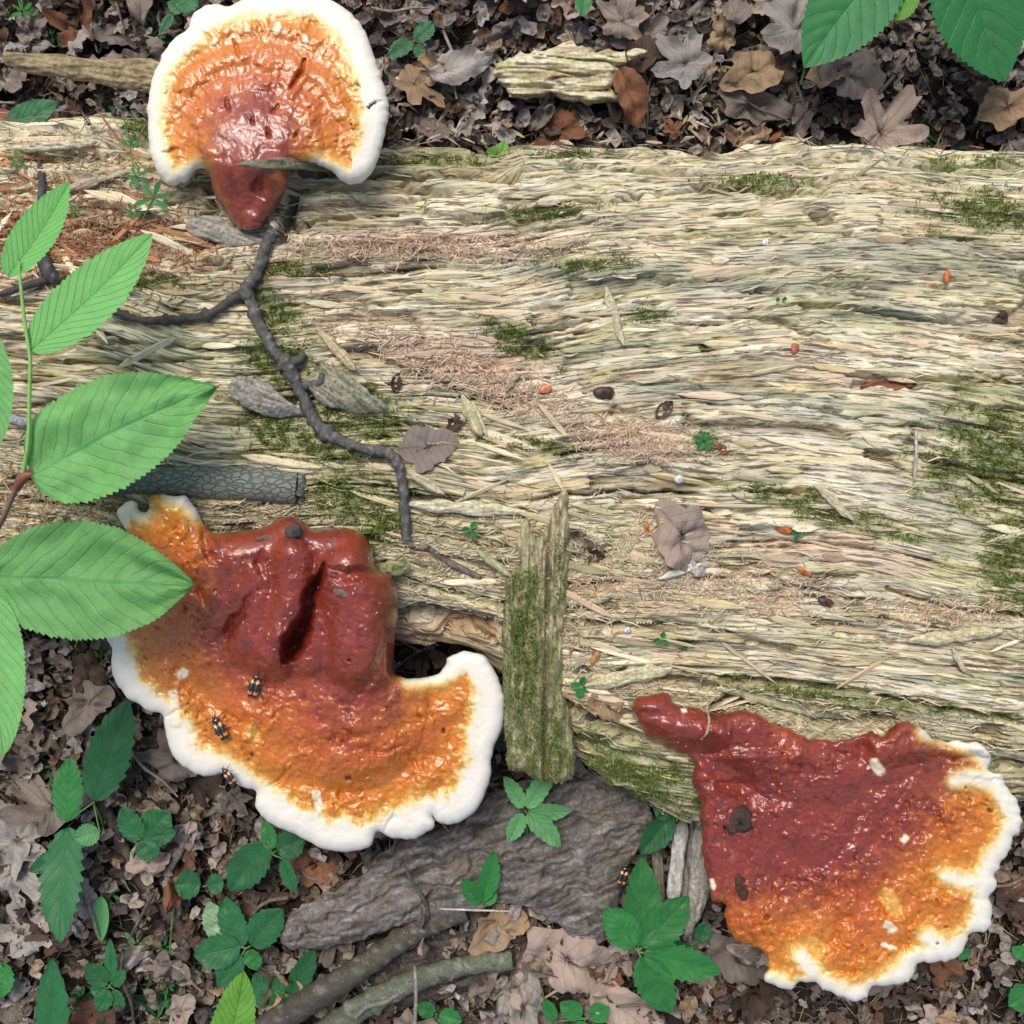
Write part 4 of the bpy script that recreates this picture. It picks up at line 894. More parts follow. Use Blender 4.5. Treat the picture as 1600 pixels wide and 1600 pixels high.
# ------------------------------------------------------------------ leaves
def leaf_geo(b, t, W, shape=(0.6, 0.95), teeth=0, tooth=0.07, bow=0.0, fold=0.10, droop=0.0, nv=9, vd=0.0, n=None, m=6, wav=0.0, seed=0, slope=0.55):
    """b, t: (px,py,z) base and tip. returns V,F,uv with a serrated edge and a V-fold"""
    n = n or (max(teeth * 4, 18) if teeth else 14)
    B, T_ = W3(*b), W3(*t); sc_ = (HC - b[2]) / HC; W = W * sc_
    ax = T_ - B; L = np.linalg.norm(ax); ax = ax / L; side = np.cross([0, 0, 1.0], ax); side /= np.linalg.norm(side) + 1e-9; nn = np.cross(ax, side)
    u = np.linspace(0, 1, n + 1); a_, b_ = shape; w = u ** a_ * (1 - u) ** b_; w = w / (a_ / (a_ + b_)) ** a_ / (b_ / (a_ + b_)) ** b_ * W
    c = np.linspace(-1, 1, 2 * m + 1); Uu, Cc_ = np.meshgrid(u, c, indexing='ij')
    saw = (u * teeth) % 1.0 if teeth else np.zeros_like(u)
    edge = 1 + (tooth * (saw - .5) * 2) if teeth else 1
    wd = w[:, None] * (1 + (np.asarray(edge)[:, None] - 1 if teeth else 0) * (np.abs(Cc_) > .99)) if teeth else w[:, None] * np.ones_like(Cc_)
    along = Uu * L + np.abs(Cc_) ** 1.5 * w[:, None] * 0.15 * np.sin(np.pi * Uu)
    y = wd * Cc_ + bow * L * np.sin(np.pi * Uu)
    z = fold * np.abs(Cc_) * w[:, None] - droop * L * Uu ** 2 + wav * W * fbm(Uu * 3 + seed * 3.3, Cc_ * 1.2 + seed, 2, seed % 90)
    if vd:
        ph = (Uu * nv - np.abs(Cc_) * nv * slope * .45); tri = np.abs((ph % 1) - .5) * 2
        z = z - vd * tri ** 3 * (1 - np.abs(Cc_) ** 4) * np.minimum(1, 4 * (1 - Uu)) - vd * np.exp(-(Cc_ / .08) ** 2)
    V = B + ax * along[..., None] + side * y[..., None] + nn * z[..., None]
    return V.reshape(-1, 3), gridF(n + 1, 2 * m + 1), np.stack([Uu.ravel(), Cc_.ravel()], -1)
def leaf_obj(name, mat, parent, *a, **k):
    V, F, uv = leaf_geo(*a, **k)
    f = V[F[len(F) // 2]]
    if np.cross(f[2] - f[0], f[3] - f[1])[2] < 0: F = F[:, ::-1].copy()
    return obj(name, V, F, mat, parent, uv=uv)
ML_light = matLeaf('young_leaf_green', (0.155, 0.44, 0.115), (0.10, 0.34, 0.08), nv=13, vamt=0.4, trans=0.3, blotch=0.08, net=0.15, vw=.09)
ML_big = matLeaf('broad_leaf_green', (0.18, 0.46, 0.135), (0.06, 0.25, 0.075), nv=12, vamt=0.55, trans=0.28, blotch=0.14, net=0.25, vw=.13, spots=.7, st=.735)
ML_top = matLeaf('upper_leaf_green', (0.028, 0.185, 0.05), (0.05, 0.24, 0.07), nv=8, vamt=0.4, trans=0.2, blotch=0.1, vw=.06)
ML_dark = matLeaf('understorey_leaf_green', (0.026, 0.135, 0.045), (0.07, 0.22, 0.08), nv=7, vamt=0.3, trans=0.15, blotch=0.12, vw=.06)
ML_creep = matLeaf('creeper_leaf_green', (0.032, 0.185, 0.042), (0.08, 0.30, 0.09), nv=7, vamt=0.3, trans=0.18, blotch=0.1, vw=.06)
ML_seed = matLeaf('seedling_leaf_green', (0.12, 0.35, 0.12), (0.20, 0.42, 0.18), nv=6, vamt=0.4, trans=0.2, blotch=0.1)
ML_lime = matLeaf('lime_leaf_green', (0.17, 0.42, 0.06), (0.09, 0.28, 0.04), nv=11, vamt=0.5, trans=0.3, blotch=0.08)
ML_pale = matLeaf('variegated_leaf', (0.16, 0.30, 0.14), (0.42, 0.50, 0.36), nv=8, vamt=0.9, trans=0.1, blotch=0.4, vw=.22)
M_stem = matV('green_stem', 0.5, 300, 0.15, 0.0002, spec=0.3)
def stem(parent, pts, col=(0.10, 0.22, 0.05), name='stem', seg=6, n=4):
    V, F, L = tube(pts, seg, n, 0.03); return obj(name, V, F, M_stem, parent, col=np.array(col))
# foreground sapling at the left edge
sap = empty('sapling', W3(-60, 905, -280), 'bright green broadleaf sapling with large toothed leaves reaching in from the left edge', 'sapling')
stem(sap, [(-60, 905, -290, 5), (-30, 870, -60, 5), (4, 812, 60, 4.5), (22, 770, 100, 4.5), (34, 750, 120, 5)], (0.20, 0.13, 0.09), 'woody_stem')
stem(sap, [(34, 748, 120, 4), (44, 690, 140, 3.6), (46, 610, 155, 3.4), (47, 560, 165, 3.2), (38, 500, 172, 3), (31, 430, 180, 2.6), (30, 405, 182, 1.5)], (0.22, 0.42, 0.11), 'green_shoot')
stem(sap, [(24, 766, 108, 6), (34, 748, 122, 9), (46, 742, 126, 6), (54, 742, 126, 2)], (0.20, 0.08, 0.05), 'bud')
BL = dict(n=None, m=9, nv=12, vd=2.2)
leaf_obj('leaf', ML_light, sap, (12, 432, 178), (108, 284, 150), 34, shape=(.55, .85), teeth=20, tooth=.05, fold=.35, bow=-.03, m=8, nv=12, vd=1.2)
leaf_obj('leaf', ML_light, sap, (47, 548, 165), (238, 365, 135), 47, shape=(.55, .8), teeth=24, tooth=.05, fold=.12, bow=-.02, m=8, nv=12, vd=1.2)
leaf_obj('leaf', ML_big, sap, (50, 742, 125), (338, 604, 120), 88, shape=(.42, .85), teeth=34, tooth=.035, fold=.08, bow=.02, wav=.22, seed=3, **BL)
leaf_obj('leaf', ML_big, sap, (-20, 900, 112), (302, 915, 135), 92, shape=(.55, .78), teeth=36, tooth=.03, fold=.06, bow=.0, wav=.22, seed=4, **BL)
leaf_obj('leaf', ML_big, sap, (-14, 930, 120), (5, 1180, 150), 52, shape=(.5, .7), teeth=30, tooth=.03, fold=.08, bow=-.02, m=8, nv=12, vd=1.5)
leaf_obj('leaf', ML_big, sap, (-34, 505, 150), (-6, 700, 150), 42, shape=(.5, .7), teeth=24, tooth=.03, fold=.06, m=8, nv=12, vd=1.5)

tr_ = empty('nettle_like_plant', W3(1430, -60, -300), 'dark green toothed leaves of a plant hanging in at the top right corner', 'plant')
stem(tr_, [(1440, -80, -300, 5), (1430, -60, -160, 4.5), (1422, -30, -90, 4)], (0.12, 0.2, 0.06))
leaf_obj('leaf', ML_top, tr_, (1400, -75, -85), (1256, 106, -120), 66, shape=(.5, .85), teeth=20, tooth=.05, fold=.08, m=8, nv=8, vd=2.0, bow=-.02)
leaf_obj('leaf', ML_top, tr_, (1505, -110, -80), (1568, 128, -130), 82, shape=(.45, .8), teeth=22, tooth=.06, fold=.06, m=8, nv=8, vd=2.0, bow=-.02)
leaf_obj('leaf', ML_lime, tr_, (1428, -40, -85), (1402, 32, -100), 22, shape=(.6, .6), teeth=8, tooth=.06)
leaf_obj('leaf', ML_top, tr_, (1620, -40, -100), (1588, 20, -130), 20, teeth=8)
def plant(name, label, cat, centre, z, leaves, mat=None, group=None, teeth=7, shape=(.55, .8), m=5, stem_c=(0.10, 0.20, 0.06), stem_to=None, sr=1.6, droop=0.0, tooth=.10, fold=.12, vd=.6, zl=None):
    zg = float(zray(*(stem_to or centre)))
    r_ = empty(name, W3(*(stem_to or centre), zg), label, cat, group)
    sx, sy = stem_to or (centre[0] + 6, centre[1] + 8)
    stem(r_, [(sx, sy, zg - 4, sr * 1.2), ((sx + centre[0]) / 2 + 2, (sy + centre[1]) / 2, (zg + z) / 2, sr), (centre[0], centre[1], z, sr)], stem_c)
    for i, l in enumerate(leaves):
        bx, by, tx, ty, W = l[:5]; mt = l[5] if len(l) > 5 else mat
        L_ = math.hypot(tx - bx, ty - by); dz = (random.uniform(-.12, .22) if zl is None else zl) * L_
        leaf_obj('leaf', mt, r_, (bx, by, z + 1), (tx, ty, z + dz), W, shape=shape, teeth=teeth, tooth=tooth, fold=fold, m=m, bow=random.uniform(-.04, .04), nv=7, vd=vd, droop=droop, wav=.1, seed=i + int(bx) % 50)
        if math.hypot(bx - centre[0], by - centre[1]) > 5: stem(r_, [(centre[0], centre[1], z, sr * .7), (bx, by, z + 1, sr * .6)], stem_c, 'leaf_stalk')
    return r_
def star(cx, cy_, tips, off=6):
    out = []
    for t in tips:
        d = math.hypot(t[0] - cx, t[1] - cy_); out.append((cx + (t[0] - cx) / d * off, cy_ + (t[1] - cy_) / d * off) + tuple(t))
    return out
plant('creeper', 'five-leaflet dark green creeper beside the grey split wood at the bottom centre', 'creeper', (997, 1487), -165, star(997, 1487, [(1003, 1338, 30), (944, 1418, 27), (1076, 1400, 31), (1128, 1519, 28), (1049, 1583, 30)], 9), ML_creep, teeth=9, sr=2.6, m=6)
plant('creeper_seedling', 'pale green five-leaflet seedling over the grey bark just right of the largest fungus', 'seedling', (820, 1267), -190, star(820, 1267, [(787, 1213, 13), (869, 1198, 16), (894, 1267, 14), (876, 1324, 17), (794, 1316, 14)], 5), ML_seed, teeth=6, sr=1.6, stem_to=(828, 1380))
plant('twisted_seedling', 'small twisted green plant standing on the grey bark slab below the pale seedling', 'seedling', (754, 1412), -215, [(752, 1408, 772, 1328, 17), (750, 1412, 722, 1372, 14), (758, 1414, 774, 1388, 10)], ML_creep, teeth=5, fold=.35)
plant('understorey_plant', 'curled green leaf hanging beside the mossy wood left of the lower right fungus', 'plant', (1046, 1268), -215, [(1052, 1270, 1020, 1262, 14, ML_creep), (1050, 1272, 1000, 1335, 22, ML_dark)], ML_dark, teeth=5, fold=.3)
plant('understorey_plant', 'dark blue-green leaves half hidden behind the five-leaflet creeper', 'plant', (1062, 1490), -245, [(1040, 1480, 1096, 1505, 22), (1090, 1470, 1104, 1440, 14), (1010, 1478, 1035, 1500, 12)], ML_dark, teeth=4)
D = ML_dark; LT = ML_creep
plant('understorey_plant', 'tall dark leaf with lighter leaf below it, left of the large fungus rim', 'plant', (146, 1254), -205, [(146, 1251, 200, 1092, 36, D), (104, 1284, 110, 1182, 25, LT), (156, 1300, 116, 1310, 18, ML_seed)], D, teeth=9, stem_to=(165, 1300), sr=2)
plant('understorey_plant', 'three-lobed dark green leaf cluster under the left rim of the large fungus', 'plant', (220, 1312), -225, [(220, 1312, 189, 1262, 20), (220, 1312, 266, 1268, 28), (222, 1312, 240, 1345, 20), (222, 1310, 276, 1300, 16)], D, teeth=6)
plant('understorey_plant', 'long drooping jagged dark leaf near the left edge below the light leaf', 'plant', (112, 1300), -215, [(108, 1292, 94, 1474, 34), (100, 1330, 46, 1362, 16)], D, teeth=11, tooth=.14)
plant('seedling', 'smooth oval light green leaf on the litter below the drooping dark leaf', 'seedling', (158, 1400), -262, [(158, 1400, 158, 1472, 13)], ML_seed, teeth=0, vd=.2)
plant('seedling', 'small oval pale leaf lying over litter at the far left', 'seedling', (50, 1442), -268, [(50, 1442, 46, 1490, 11)], ML_seed, teeth=0, vd=.2)
plant('understorey_plant', 'green toothed leaf cut by the left edge near the bottom', 'plant', (2, 1505), -250, [(4, 1504, 2, 1560, 20)], LT, teeth=6)
plant('understorey_plant', 'dark pointed blade-like leaf rising from the bottom left corner', 'plant', (76, 1650), -200, [(78, 1650, 82, 1496, 27)], D, teeth=6)
plant('understorey_plant', 'cluster of small dark leaflets near the bottom left among bedstraw', 'plant', (172, 1542), -240, [(168, 1538, 134, 1506, 18), (174, 1534, 172, 1466, 10), (176, 1540, 196, 1515, 12), (170, 1546, 152, 1580, 15), (178, 1546, 190, 1582, 11), (166, 1544, 140, 1548, 12)], D, teeth=4)
plant('understorey_plant', 'pair of small dark leaves beside the thorny twig end', 'plant', (318, 1385), -250, [(314, 1382, 272, 1382, 24), (324, 1384, 350, 1378, 17)], D, teeth=5)
plant('understorey_plant', 'dark broad leaves directly below the lower rim of the large fungus', 'plant', (425, 1335), -225, [(416, 1318, 358, 1392, 30), (424, 1328, 412, 1280, 13, LT), (432, 1328, 476, 1310, 24), (442, 1342, 462, 1396, 12)], D, teeth=7)
plant('understorey_plant', 'spread of dark toothed leaflets with one whitish variegated leaf at lower left', 'plant', (384, 1482), -230, [(378, 1480, 352, 1400, 22), (346, 1470, 326, 1408, 20, ML_pale), (376, 1478, 302, 1492, 28), (392, 1478, 442, 1420, 27), (378, 1492, 340, 1542, 19), (388, 1484, 402, 1516, 14, LT)], D, teeth=7, sr=2)
plant('sapling_tip', 'bright lime green serrated leaf poking up at the bottom edge', 'leaf', (348, 1660), 60, [(346, 1655, 381, 1517, 33)], ML_lime, teeth=14, tooth=.05, vd=1.6, m=7)
plant('understorey_plant', 'small dark leaves by the bright lime leaf at the bottom', 'plant', (425, 1545), -250, [(420, 1575, 398, 1520, 18), (434, 1556, 440, 1520, 12), (452, 1556, 492, 1482, 18), (440, 1560, 470, 1590, 16)], D, teeth=4)
plant('understorey_plant', 'low green leaves at the bottom edge under the greenish branch', 'plant', (682, 1585), -255, [(680, 1583, 652, 1570, 14), (686, 1585, 722, 1596, 15), (680, 1590, 664, 1612, 12)], LT, teeth=4)
plant('understorey_plant', 'rounded green leaves at the bottom edge left of the pink dead leaf', 'plant', (915, 1592), -250, [(908, 1590, 875, 1566, 16), (922, 1590, 952, 1574, 17), (914, 1596, 900, 1625, 15), (866, 1596, 850, 1560, 11)], LT, teeth=0)
plant('understorey_plant', 'small green leaf peeping out under the white rim of the lower right fungus', 'plant', (1500, 1500), -260, [(1496, 1494, 1518, 1486, 9)], LT, teeth=0)
plant('understorey_plant', 'green toothed leaf cut by the right edge near the bottom corner', 'plant', (1612, 1560), -240, [(1620, 1548, 1576, 1572, 24), (1612, 1500, 1580, 1480, 12)], LT, teeth=6)
plant('understorey_plant', 'flat oval green leaf on the litter at the top left', 'plant', (10, 192), -120, [(12, 190, 90, 160, 21)], ML_dark, teeth=10, tooth=.04)
plant('understorey_plant', 'green leaves in the shade right of the top fungus', 'plant', (640, 70), -250, [(645, 66, 605, 88, 14), (650, 62, 678, 34, 15), (648, 70, 662, 92, 10)], D, teeth=5)
plant('understorey_plant', 'dark green leaves behind the upper rim of the top fungus', 'plant', (280, 20), -240, [(276, 14, 308, -14, 20), (270, 22, 250, 52, 8), (284, 20, 262, 2, 10)], D, teeth=4)
plant('understorey_plant', 'small green leaf tip hanging from the top edge above the pale rotten chunk', 'plant', (912, -22), -220, [(912, -22, 908, 26, 14)], LT, teeth=5)
for (x_, y_, r_s, nl_, lb) in [(736, 828, 13, 3, 'tiny three-leaf green seedling on the log right of the lichened twig'), (1245, 836, 9, 3, 'tiny seedling beside an orange flake on the right half of the log'), (1221, 468, 8, 2, 'tiny two-leaf seedling high on the grey part of the log'),
        (908, 1074, 15, 4, 'small green seedling in the debris right of the mossy upright slab'), (1034, 999, 11, 3, 'tiny seedling near the lower log edge, left of a pair'), (1077, 1009, 9, 2, 'tiny seedling near the lower log edge, right of a pair'), (782, 241, 20, 4, 'bright green seedling on the upper edge of the log'), (1100, 690, 14, 5, 'small tuft-like green moss sprig on the middle of the log'), (1095, 300, 8, 2, 'minute green sprout in the striped crack at the upper log edge')]:
    z_ = float(zray(x_, y_)) + 9; a0 = x_ % 7
    plant('seedling', lb, 'seedling', (x_, y_), z_, [(x_ + 2 * math.cos(a0 + k * 6.28 / nl_), y_ + 2 * math.sin(a0 + k * 6.28 / nl_), x_ + r_s * 1.15 * math.cos(a0 + k * 6.28 / nl_), y_ + r_s * 1.15 * math.sin(a0 + k * 6.28 / nl_), r_s * .42) for k in range(nl_)], ML_creep if x_ != 782 else ML_lime, teeth=3 if r_s > 10 else 0, sr=.9, m=3, stem_to=(x_ + 1, y_ + 4))
# bedstraw: whorls of narrow leaflets on thin stems
M_bed = ML_creep
def bedstraw(label, pts, whorls, seedv, z0=None, mat=None):
    r = random.Random(seedv); zs = [float(zray(p[0], p[1])) for p in pts]
    r_ = empty('bedstraw', W3(pts[0][0], pts[0][1], zs[0]), label, 'weed', 'bedstraw plants with whorled leaves')
    P = [(p[0], p[1], zs[0] + (i / max(1, len(pts) - 1)) * 45 + 3, 1.2) for i, p in enumerate(pts)]
    P = [(a[0], a[1], max(a[2], zs[i] + 6), a[3]) for i, a in enumerate(P)]
    if len(P) > 1: stem(r_, P, (0.12, 0.24, 0.06), seg=5)
    for (wx, wy, wr) in whorls:
        zz = float(zray(wx, wy)) + 26; a0 = r.uniform(0, 6); k = r.choice([6, 7])
        for i in range(k):
            a = a0 + i * 6.283 / k + r.uniform(-.15, .15); l = wr * r.uniform(.8, 1.1)
            leaf_obj('leaflet', mat or M_bed, r_, (wx + math.cos(a) * 1.5, wy + math.sin(a) * 1.5, zz), (wx + math.cos(a) * l, wy + math.sin(a) * l, zz + r.uniform(-4, 5)), wr * .14, shape=(.8, .5), n=6, m=1, fold=.2)
bedstraw('bedstraw sprig with large star whorl left of the top fungus stem', [(222, 345), (232, 325), (240, 309)], [(240, 309, 32), (208, 330, 14)], 1)
bedstraw('bedstraw stem climbing along the left rim of the top fungus', [(212, 285), (205, 240), (198, 200), (186, 165)], [(205, 232, 22), (192, 176, 26), (214, 276, 18)], 2)
bedstraw('small bedstraw sprig in the wood shreds at far left', [(28, 275), (26, 255)], [(26, 252, 18), (118, 328, 13)], 3)
bedstraw('bedstraw mat beside the left end of the large fungus', [(150, 1045), (165, 1030)], [(160, 1028, 26), (140, 1040, 20), (175, 1062, 18)], 4)
bedstraw('light bedstraw sprig on the litter at lower left', [(60, 1310), (52, 1275), (58, 1292)], [(58, 1294, 12), (36, 1244, 8)], 5, mat=ML_seed)
bedstraw('bedstraw with two light whorls left of the variegated plant', [(190, 1450), (180, 1400), (165, 1385)], [(172, 1396, 18), (214, 1476, 26)], 6, mat=ML_seed)
bedstraw('wiry bedstraw stems along the bottom left', [(250, 1600), (262, 1530), (268, 1450), (275, 1400)], [(256, 1480, 17), (280, 1426, 10), (262, 1540, 14)], 7)
bedstraw('bedstraw patch at the bottom edge left of the lime leaf', [(125, 1590), (130, 1560)], [(128, 1560, 24), (112, 1592, 22), (152, 1598, 20)], 8)
bedstraw('bedstraw whorls at the top left corner', [(60, 70), (45, 35), (30, 0)], [(35, 18, 24), (62, 42, 18), (10, 34, 18)], 9)
bedstraw('bedstraw sprig above the flat stick at top left', [(242, 70), (245, 40), (230, 10)], [(240, 58, 20), (228, 26, 16)], 10)
r5 = random.Random(5)
def grass(label, cx, cy_, k, ln, sp, seedv, col=None):
    r = random.Random(seedv); zg = float(zray(cx, cy_)); r_ = empty('grass_tuft', W3(cx, cy_, zg), label, 'grass')
    for i in range(k):
        a = r.uniform(0, 6.28); l = ln * r.uniform(.5, 1.1); bx, by = cx + r.uniform(-sp, sp), cy_ + r.uniform(-sp, sp)
        leaf_obj('blade', ML_creep if r.random() < .7 else ML_dark, r_, (bx, by, zg + 4), (bx + math.cos(a) * l, by + math.sin(a) * l, zg + r.uniform(15, 45)), r.uniform(1.3, 2.8), shape=(.3, .6), n=7, m=1, bow=r.uniform(-.15, .15), fold=.3)
grass('green grass tuft at the top left corner beside bedstraw', 70, 20, 26, 70, 18, 1)
grass('grass tuft between the flat stick and the top fungus rim', 262, 62, 18, 50, 14, 2)
grass('grass blades crossing the litter at the bottom left', 235, 1560, 26, 70, 40, 3)
grass('sparse grass under the left end of the large fungus', 120, 1010, 14, 45, 26, 4)
grass('single bent grass blades by the log at the upper right', 1480, 218, 4, 70, 8, 5)
grass('few grass blades right of the mossy slab foot beneath the log', 60, 1200, 8, 40, 20, 6)

# ------------------------------------------------------------------ sticks, twigs and pieces of wood
lich = stick('forked_twig', 'dark knobbly forked twig lying down the log from the top fungus', 'twig',
    on([(428, 362, 10), (418, 378, 9), (402, 425, 9), (386, 450, 11), (398, 488, 8.5), (424, 543, 9), (446, 568, 12), (468, 608, 9), (500, 668, 10), (558, 698, 8), (612, 712, 9), (628, 750, 8), (635, 842, 8)], 5),
    (0.085, 0.078, 0.075), knot=.9, seed=3, rough_=.26, n=12, seg=12,
    sub=[('side_branch', on([(388, 452, 9), (350, 476, 7), (320, 493, 6.5), (270, 499, 7), (220, 500, 6), (164, 480, 5)], 5), (0.06, 0.05, 0.045)),
         ('spur', on([(447, 570, 8), (466, 563, 7), (474, 552, 6)], 6), (0.075, 0.07, 0.065)), ('spur', on([(474, 604, 7), (498, 598, 7), (504, 585, 6)], 8), (0.09, 0.085, 0.08)),
         ('cut_end', on([(424, 358, 7), (431, 352, 7.5)], 12), (0.42, 0.36, 0.27))])
stick('dark_stick', 'thick dark straight stick leaning up under the cap of the top fungus', 'stick', [(428, 372, -48, 15), (450, 320, -62, 17), (480, 262, -80, 18), (500, 215, -100, 17)], (0.12, 0.11, 0.09), knot=.2, seed=5)
stick('angled_twig', 'dark angular twig behind the upper sapling leaves at far left', 'twig', on([(62, 254, 4), (66, 296, 6), (62, 350, 7), (66, 395, 9), (78, 430, 10), (92, 436, 8)], 10), (0.05, 0.045, 0.05), knot=.8, seed=8,
      sub=[('side_branch', on([(86, 434, 7), (50, 444, 6), (0, 460, 5)], 8), (0.05, 0.045, 0.045))])
def char_material():
    m, nt, b = newmat('charred_stick'); L = nt.links.new
    tc = nt.nodes.new('ShaderNodeTexCoord'); mp = nt.nodes.new('ShaderNodeMapping'); mp.inputs['Scale'].default_value = (.8, 1.5, 1); L(tc.outputs['Object'], mp.inputs[0])
    wn_ = N(nt, 'ShaderNodeTexNoise', Scale=140, Detail=4); L(tc.outputs['Object'], wn_.inputs['Vector'])
    wa = nt.nodes.new('ShaderNodeVectorMath'); wa.operation = 'MULTIPLY_ADD'; L(wn_.outputs['Color'], wa.inputs[0]); wa.inputs[1].default_value = (.006, .006, .006); L(mp.outputs[0], wa.inputs[2])
    vo = N(nt, 'ShaderNodeTexVoronoi', Scale=210); vo.feature = 'DISTANCE_TO_EDGE'; L(wa.outputs[0], vo.inputs['Vector'])
    nz = N(nt, 'ShaderNodeTexNoise', Scale=60, Detail=4); L(tc.outputs['Object'], nz.inputs['Vector'])
    mr = nt.nodes.new('ShaderNodeMapRange'); mr.inputs[1].default_value = -.03; mr.inputs[2].default_value = .13; L(vo.outputs['Distance'], mr.inputs[0])
    mx = nt.nodes.new('ShaderNodeMix'); mx.data_type = 'RGBA'; mx.inputs[6].default_value = (0.13, 0.135, 0.11, 1); mx.inputs[7].default_value = (0.20, 0.235, 0.20, 1); L(nz.outputs[0], mx.inputs[0])
    m2 = nt.nodes.new('ShaderNodeMix'); m2.data_type = 'RGBA'; m2.inputs[6].default_value = (0.075, 0.08, 0.07, 1); L(mr.outputs[0], m2.inputs[0]); L(mx.outputs[2], m2.inputs[7]); L(m2.outputs[2], b.inputs['Base Color'])
    bp = nt.nodes.new('ShaderNodeBump'); bp.inputs['Distance'].default_value = .0008; L(mr.outputs[0], bp.inputs['Height']); L(bp.outputs[0], b.inputs['Normal']); b.inputs['Roughness'].default_value = .75
    return m
stick('cracked_branch', 'grey-green branch stub with checked cracked surface above the large fungus', 'branch', [(190, 752, -18, 22), (240, 750, -15, 24), (320, 753, -14, 26), (400, 756, -14, 28), (466, 762, -16, 27)], (0.17, 0.19, 0.15), mat=char_material(), seg=20, knot=0, rough_=.05, seed=9,
      sub=[('broken_end', [(458, 764, -12, 24), (470, 744, -8, 9), (474, 738, -8, 4)], (0.12, 0.12, 0.09))])
gb = (0.07, 0.062, 0.045)
stick('green_brown_branch', 'dark greenish brown branch with pale lenticels sloping up from the bottom edge', 'branch', [(350, 1660, -245, 24), (450, 1585, -238, 22), (560, 1515, -238, 19), (650, 1455, -240, 16), (728, 1425, -250, 13)], gb, seed=12, seg=16, n=16, rough_=.10,
      sub=[('side_twig', [(655, 1452, -236, 6), (668, 1420, -215, 4), (640, 1370, -190, 2.4), (632, 1350, -188, 1.6)], (0.09, 0.08, 0.06))])
stick('mossy_branch', 'greyish green smooth branch curving right below the darker branch', 'branch', [(440, 1670, -262, 24), (540, 1590, -258, 20), (640, 1535, -256, 17), (730, 1508, -258, 15), (800, 1500, -262, 15)], (0.11, 0.125, 0.085), seed=14, seg=16, n=16, rough_=.10,
      sub=[('side_twig', [(640, 1540, -246, 6), (600, 1566, -232, 4), (575, 1572, -228, 4), (555, 1590, -228, 3)], (0.17, 0.17, 0.13))])
def lenticels(parent, ctrl, n, seedv):
    r = np.random.default_rng(seedv); P = crom(np.array(ctrl, float), 20); W = W3(P[:, 0], P[:, 1], P[:, 2]); T_ = np.gradient(W, axis=0); T_ /= np.linalg.norm(T_, axis=1, keepdims=True); pp = []
    for i in range(n):
        k = r.integers(2, len(P) - 2); a = r.uniform(.3, 2.85); B = np.cross(T_[k], [0, 0, 1.0]); B /= np.linalg.norm(B); Nn = np.cross(B, T_[k]); rad = P[k, 3] * 1.07
        c = W[k] + (B * math.cos(a) + Nn * math.sin(a)) * rad; s = -B * math.sin(a) + Nn * math.cos(a); o = B * math.cos(a) + Nn * math.sin(a); l = r.uniform(1.6, 3.6)
        V = np.array([c - s * l, c - T_[k] * .8, c + s * l, c + T_[k] * .8, c + o * 1.2, c - o]); pp.append((V, np.array([[0, 1, 4], [1, 2, 4], [2, 3, 4], [3, 0, 4]]), np.array((0.38, 0.34, 0.27)) * r.uniform(.6, 1.1)))
    V, F, Cc = join(pp); tag(obj('lenticels', V, F, M_twig, parent, col=Cc, smooth=False), kind='stuff')
lenticels([o for o in bpy.data.objects if o.name == 'green_brown_branch'][0], [(350, 1660, -245, 24), (450, 1585, -238, 22), (560, 1515, -238, 19), (650, 1455, -240, 16), (728, 1425, -250, 13)], 170, 1)
lenticels([o for o in bpy.data.objects if o.name == 'mossy_branch'][0], [(440, 1670, -262, 24), (540, 1590, -258, 20), (640, 1535, -256, 17), (730, 1508, -258, 15), (800, 1500, -262, 15)], 130, 2)
stick('fallen_branch', 'dark fallen branch partly under the two green branches at the bottom', 'branch', on([(520, 1600, 12), (600, 1570, 14), (700, 1540, 14), (760, 1530, 10)]), (0.07, 0.06, 0.05), seed=15, seg=10)
stick('flat_wood_stick', 'pale olive broken stick poking out under the large fungus rim', 'stick', on([(243, 1294, 12), (300, 1272, 13), (376, 1240, 14)], 8), (0.30, 0.29, 0.17), seed=16, flat=.6, rough_=.1)
stick('long_dark_branch', 'long dark branch running diagonally through the litter at lower left', 'branch', on([(30, 1120, 6), (100, 1180, 7), (150, 1235, 8), (178, 1290, 9), (200, 1340, 10), (240, 1400, 10), (300, 1465, 9), (330, 1500, 6)], 10), (0.065, 0.052, 0.045), seed=17,
      sub=[('thorn', on([(205, 1352, 6), (206, 1335, 4), (216, 1318, 2)], 18), (0.35, 0.31, 0.25)), ('side_twig', on([(266, 1398, 8), (262, 1372, 6), (272, 1345, 6), (297, 1311, 3)], 26), (0.22, 0.19, 0.16)), ('side_twig', on([(250, 1400, 8), (210, 1360, 7), (180, 1350, 5)], 12), (0.06, 0.05, 0.04))])
stick('upright_twig', 'thin dark vertical twig below the left sapling leaves', 'twig', on([(112, 985, 4), (116, 1040, 5), (120, 1090, 6), (128, 1175, 6)], 12), (0.075, 0.065, 0.055), seed=18)
stick('vine_stem', 'fine dark vine curving down along the left rim of the large fungus', 'vine', on([(122, 998, 2), (160, 1050, 2), (190, 1088, 2.2), (205, 1130, 2.2), (208, 1180, 1.8), (220, 1250, 1.6)], 30), (0.08, 0.06, 0.05), seed=19, rough_=.02, knot=0)
stick('pale_stub', 'pale grey upright wood stub above the log right of the top fungus', 'stick', on([(664, 92, 7), (663, 140, 8), (668, 190, 9), (671, 222, 8)], 14), (0.27, 0.25, 0.20), seed=20, rough_=.2,
      sub=[('thin_end', on([(664, 94, 4), (655, 60, 4), (644, 10, 3)], 12), (0.12, 0.10, 0.08))])
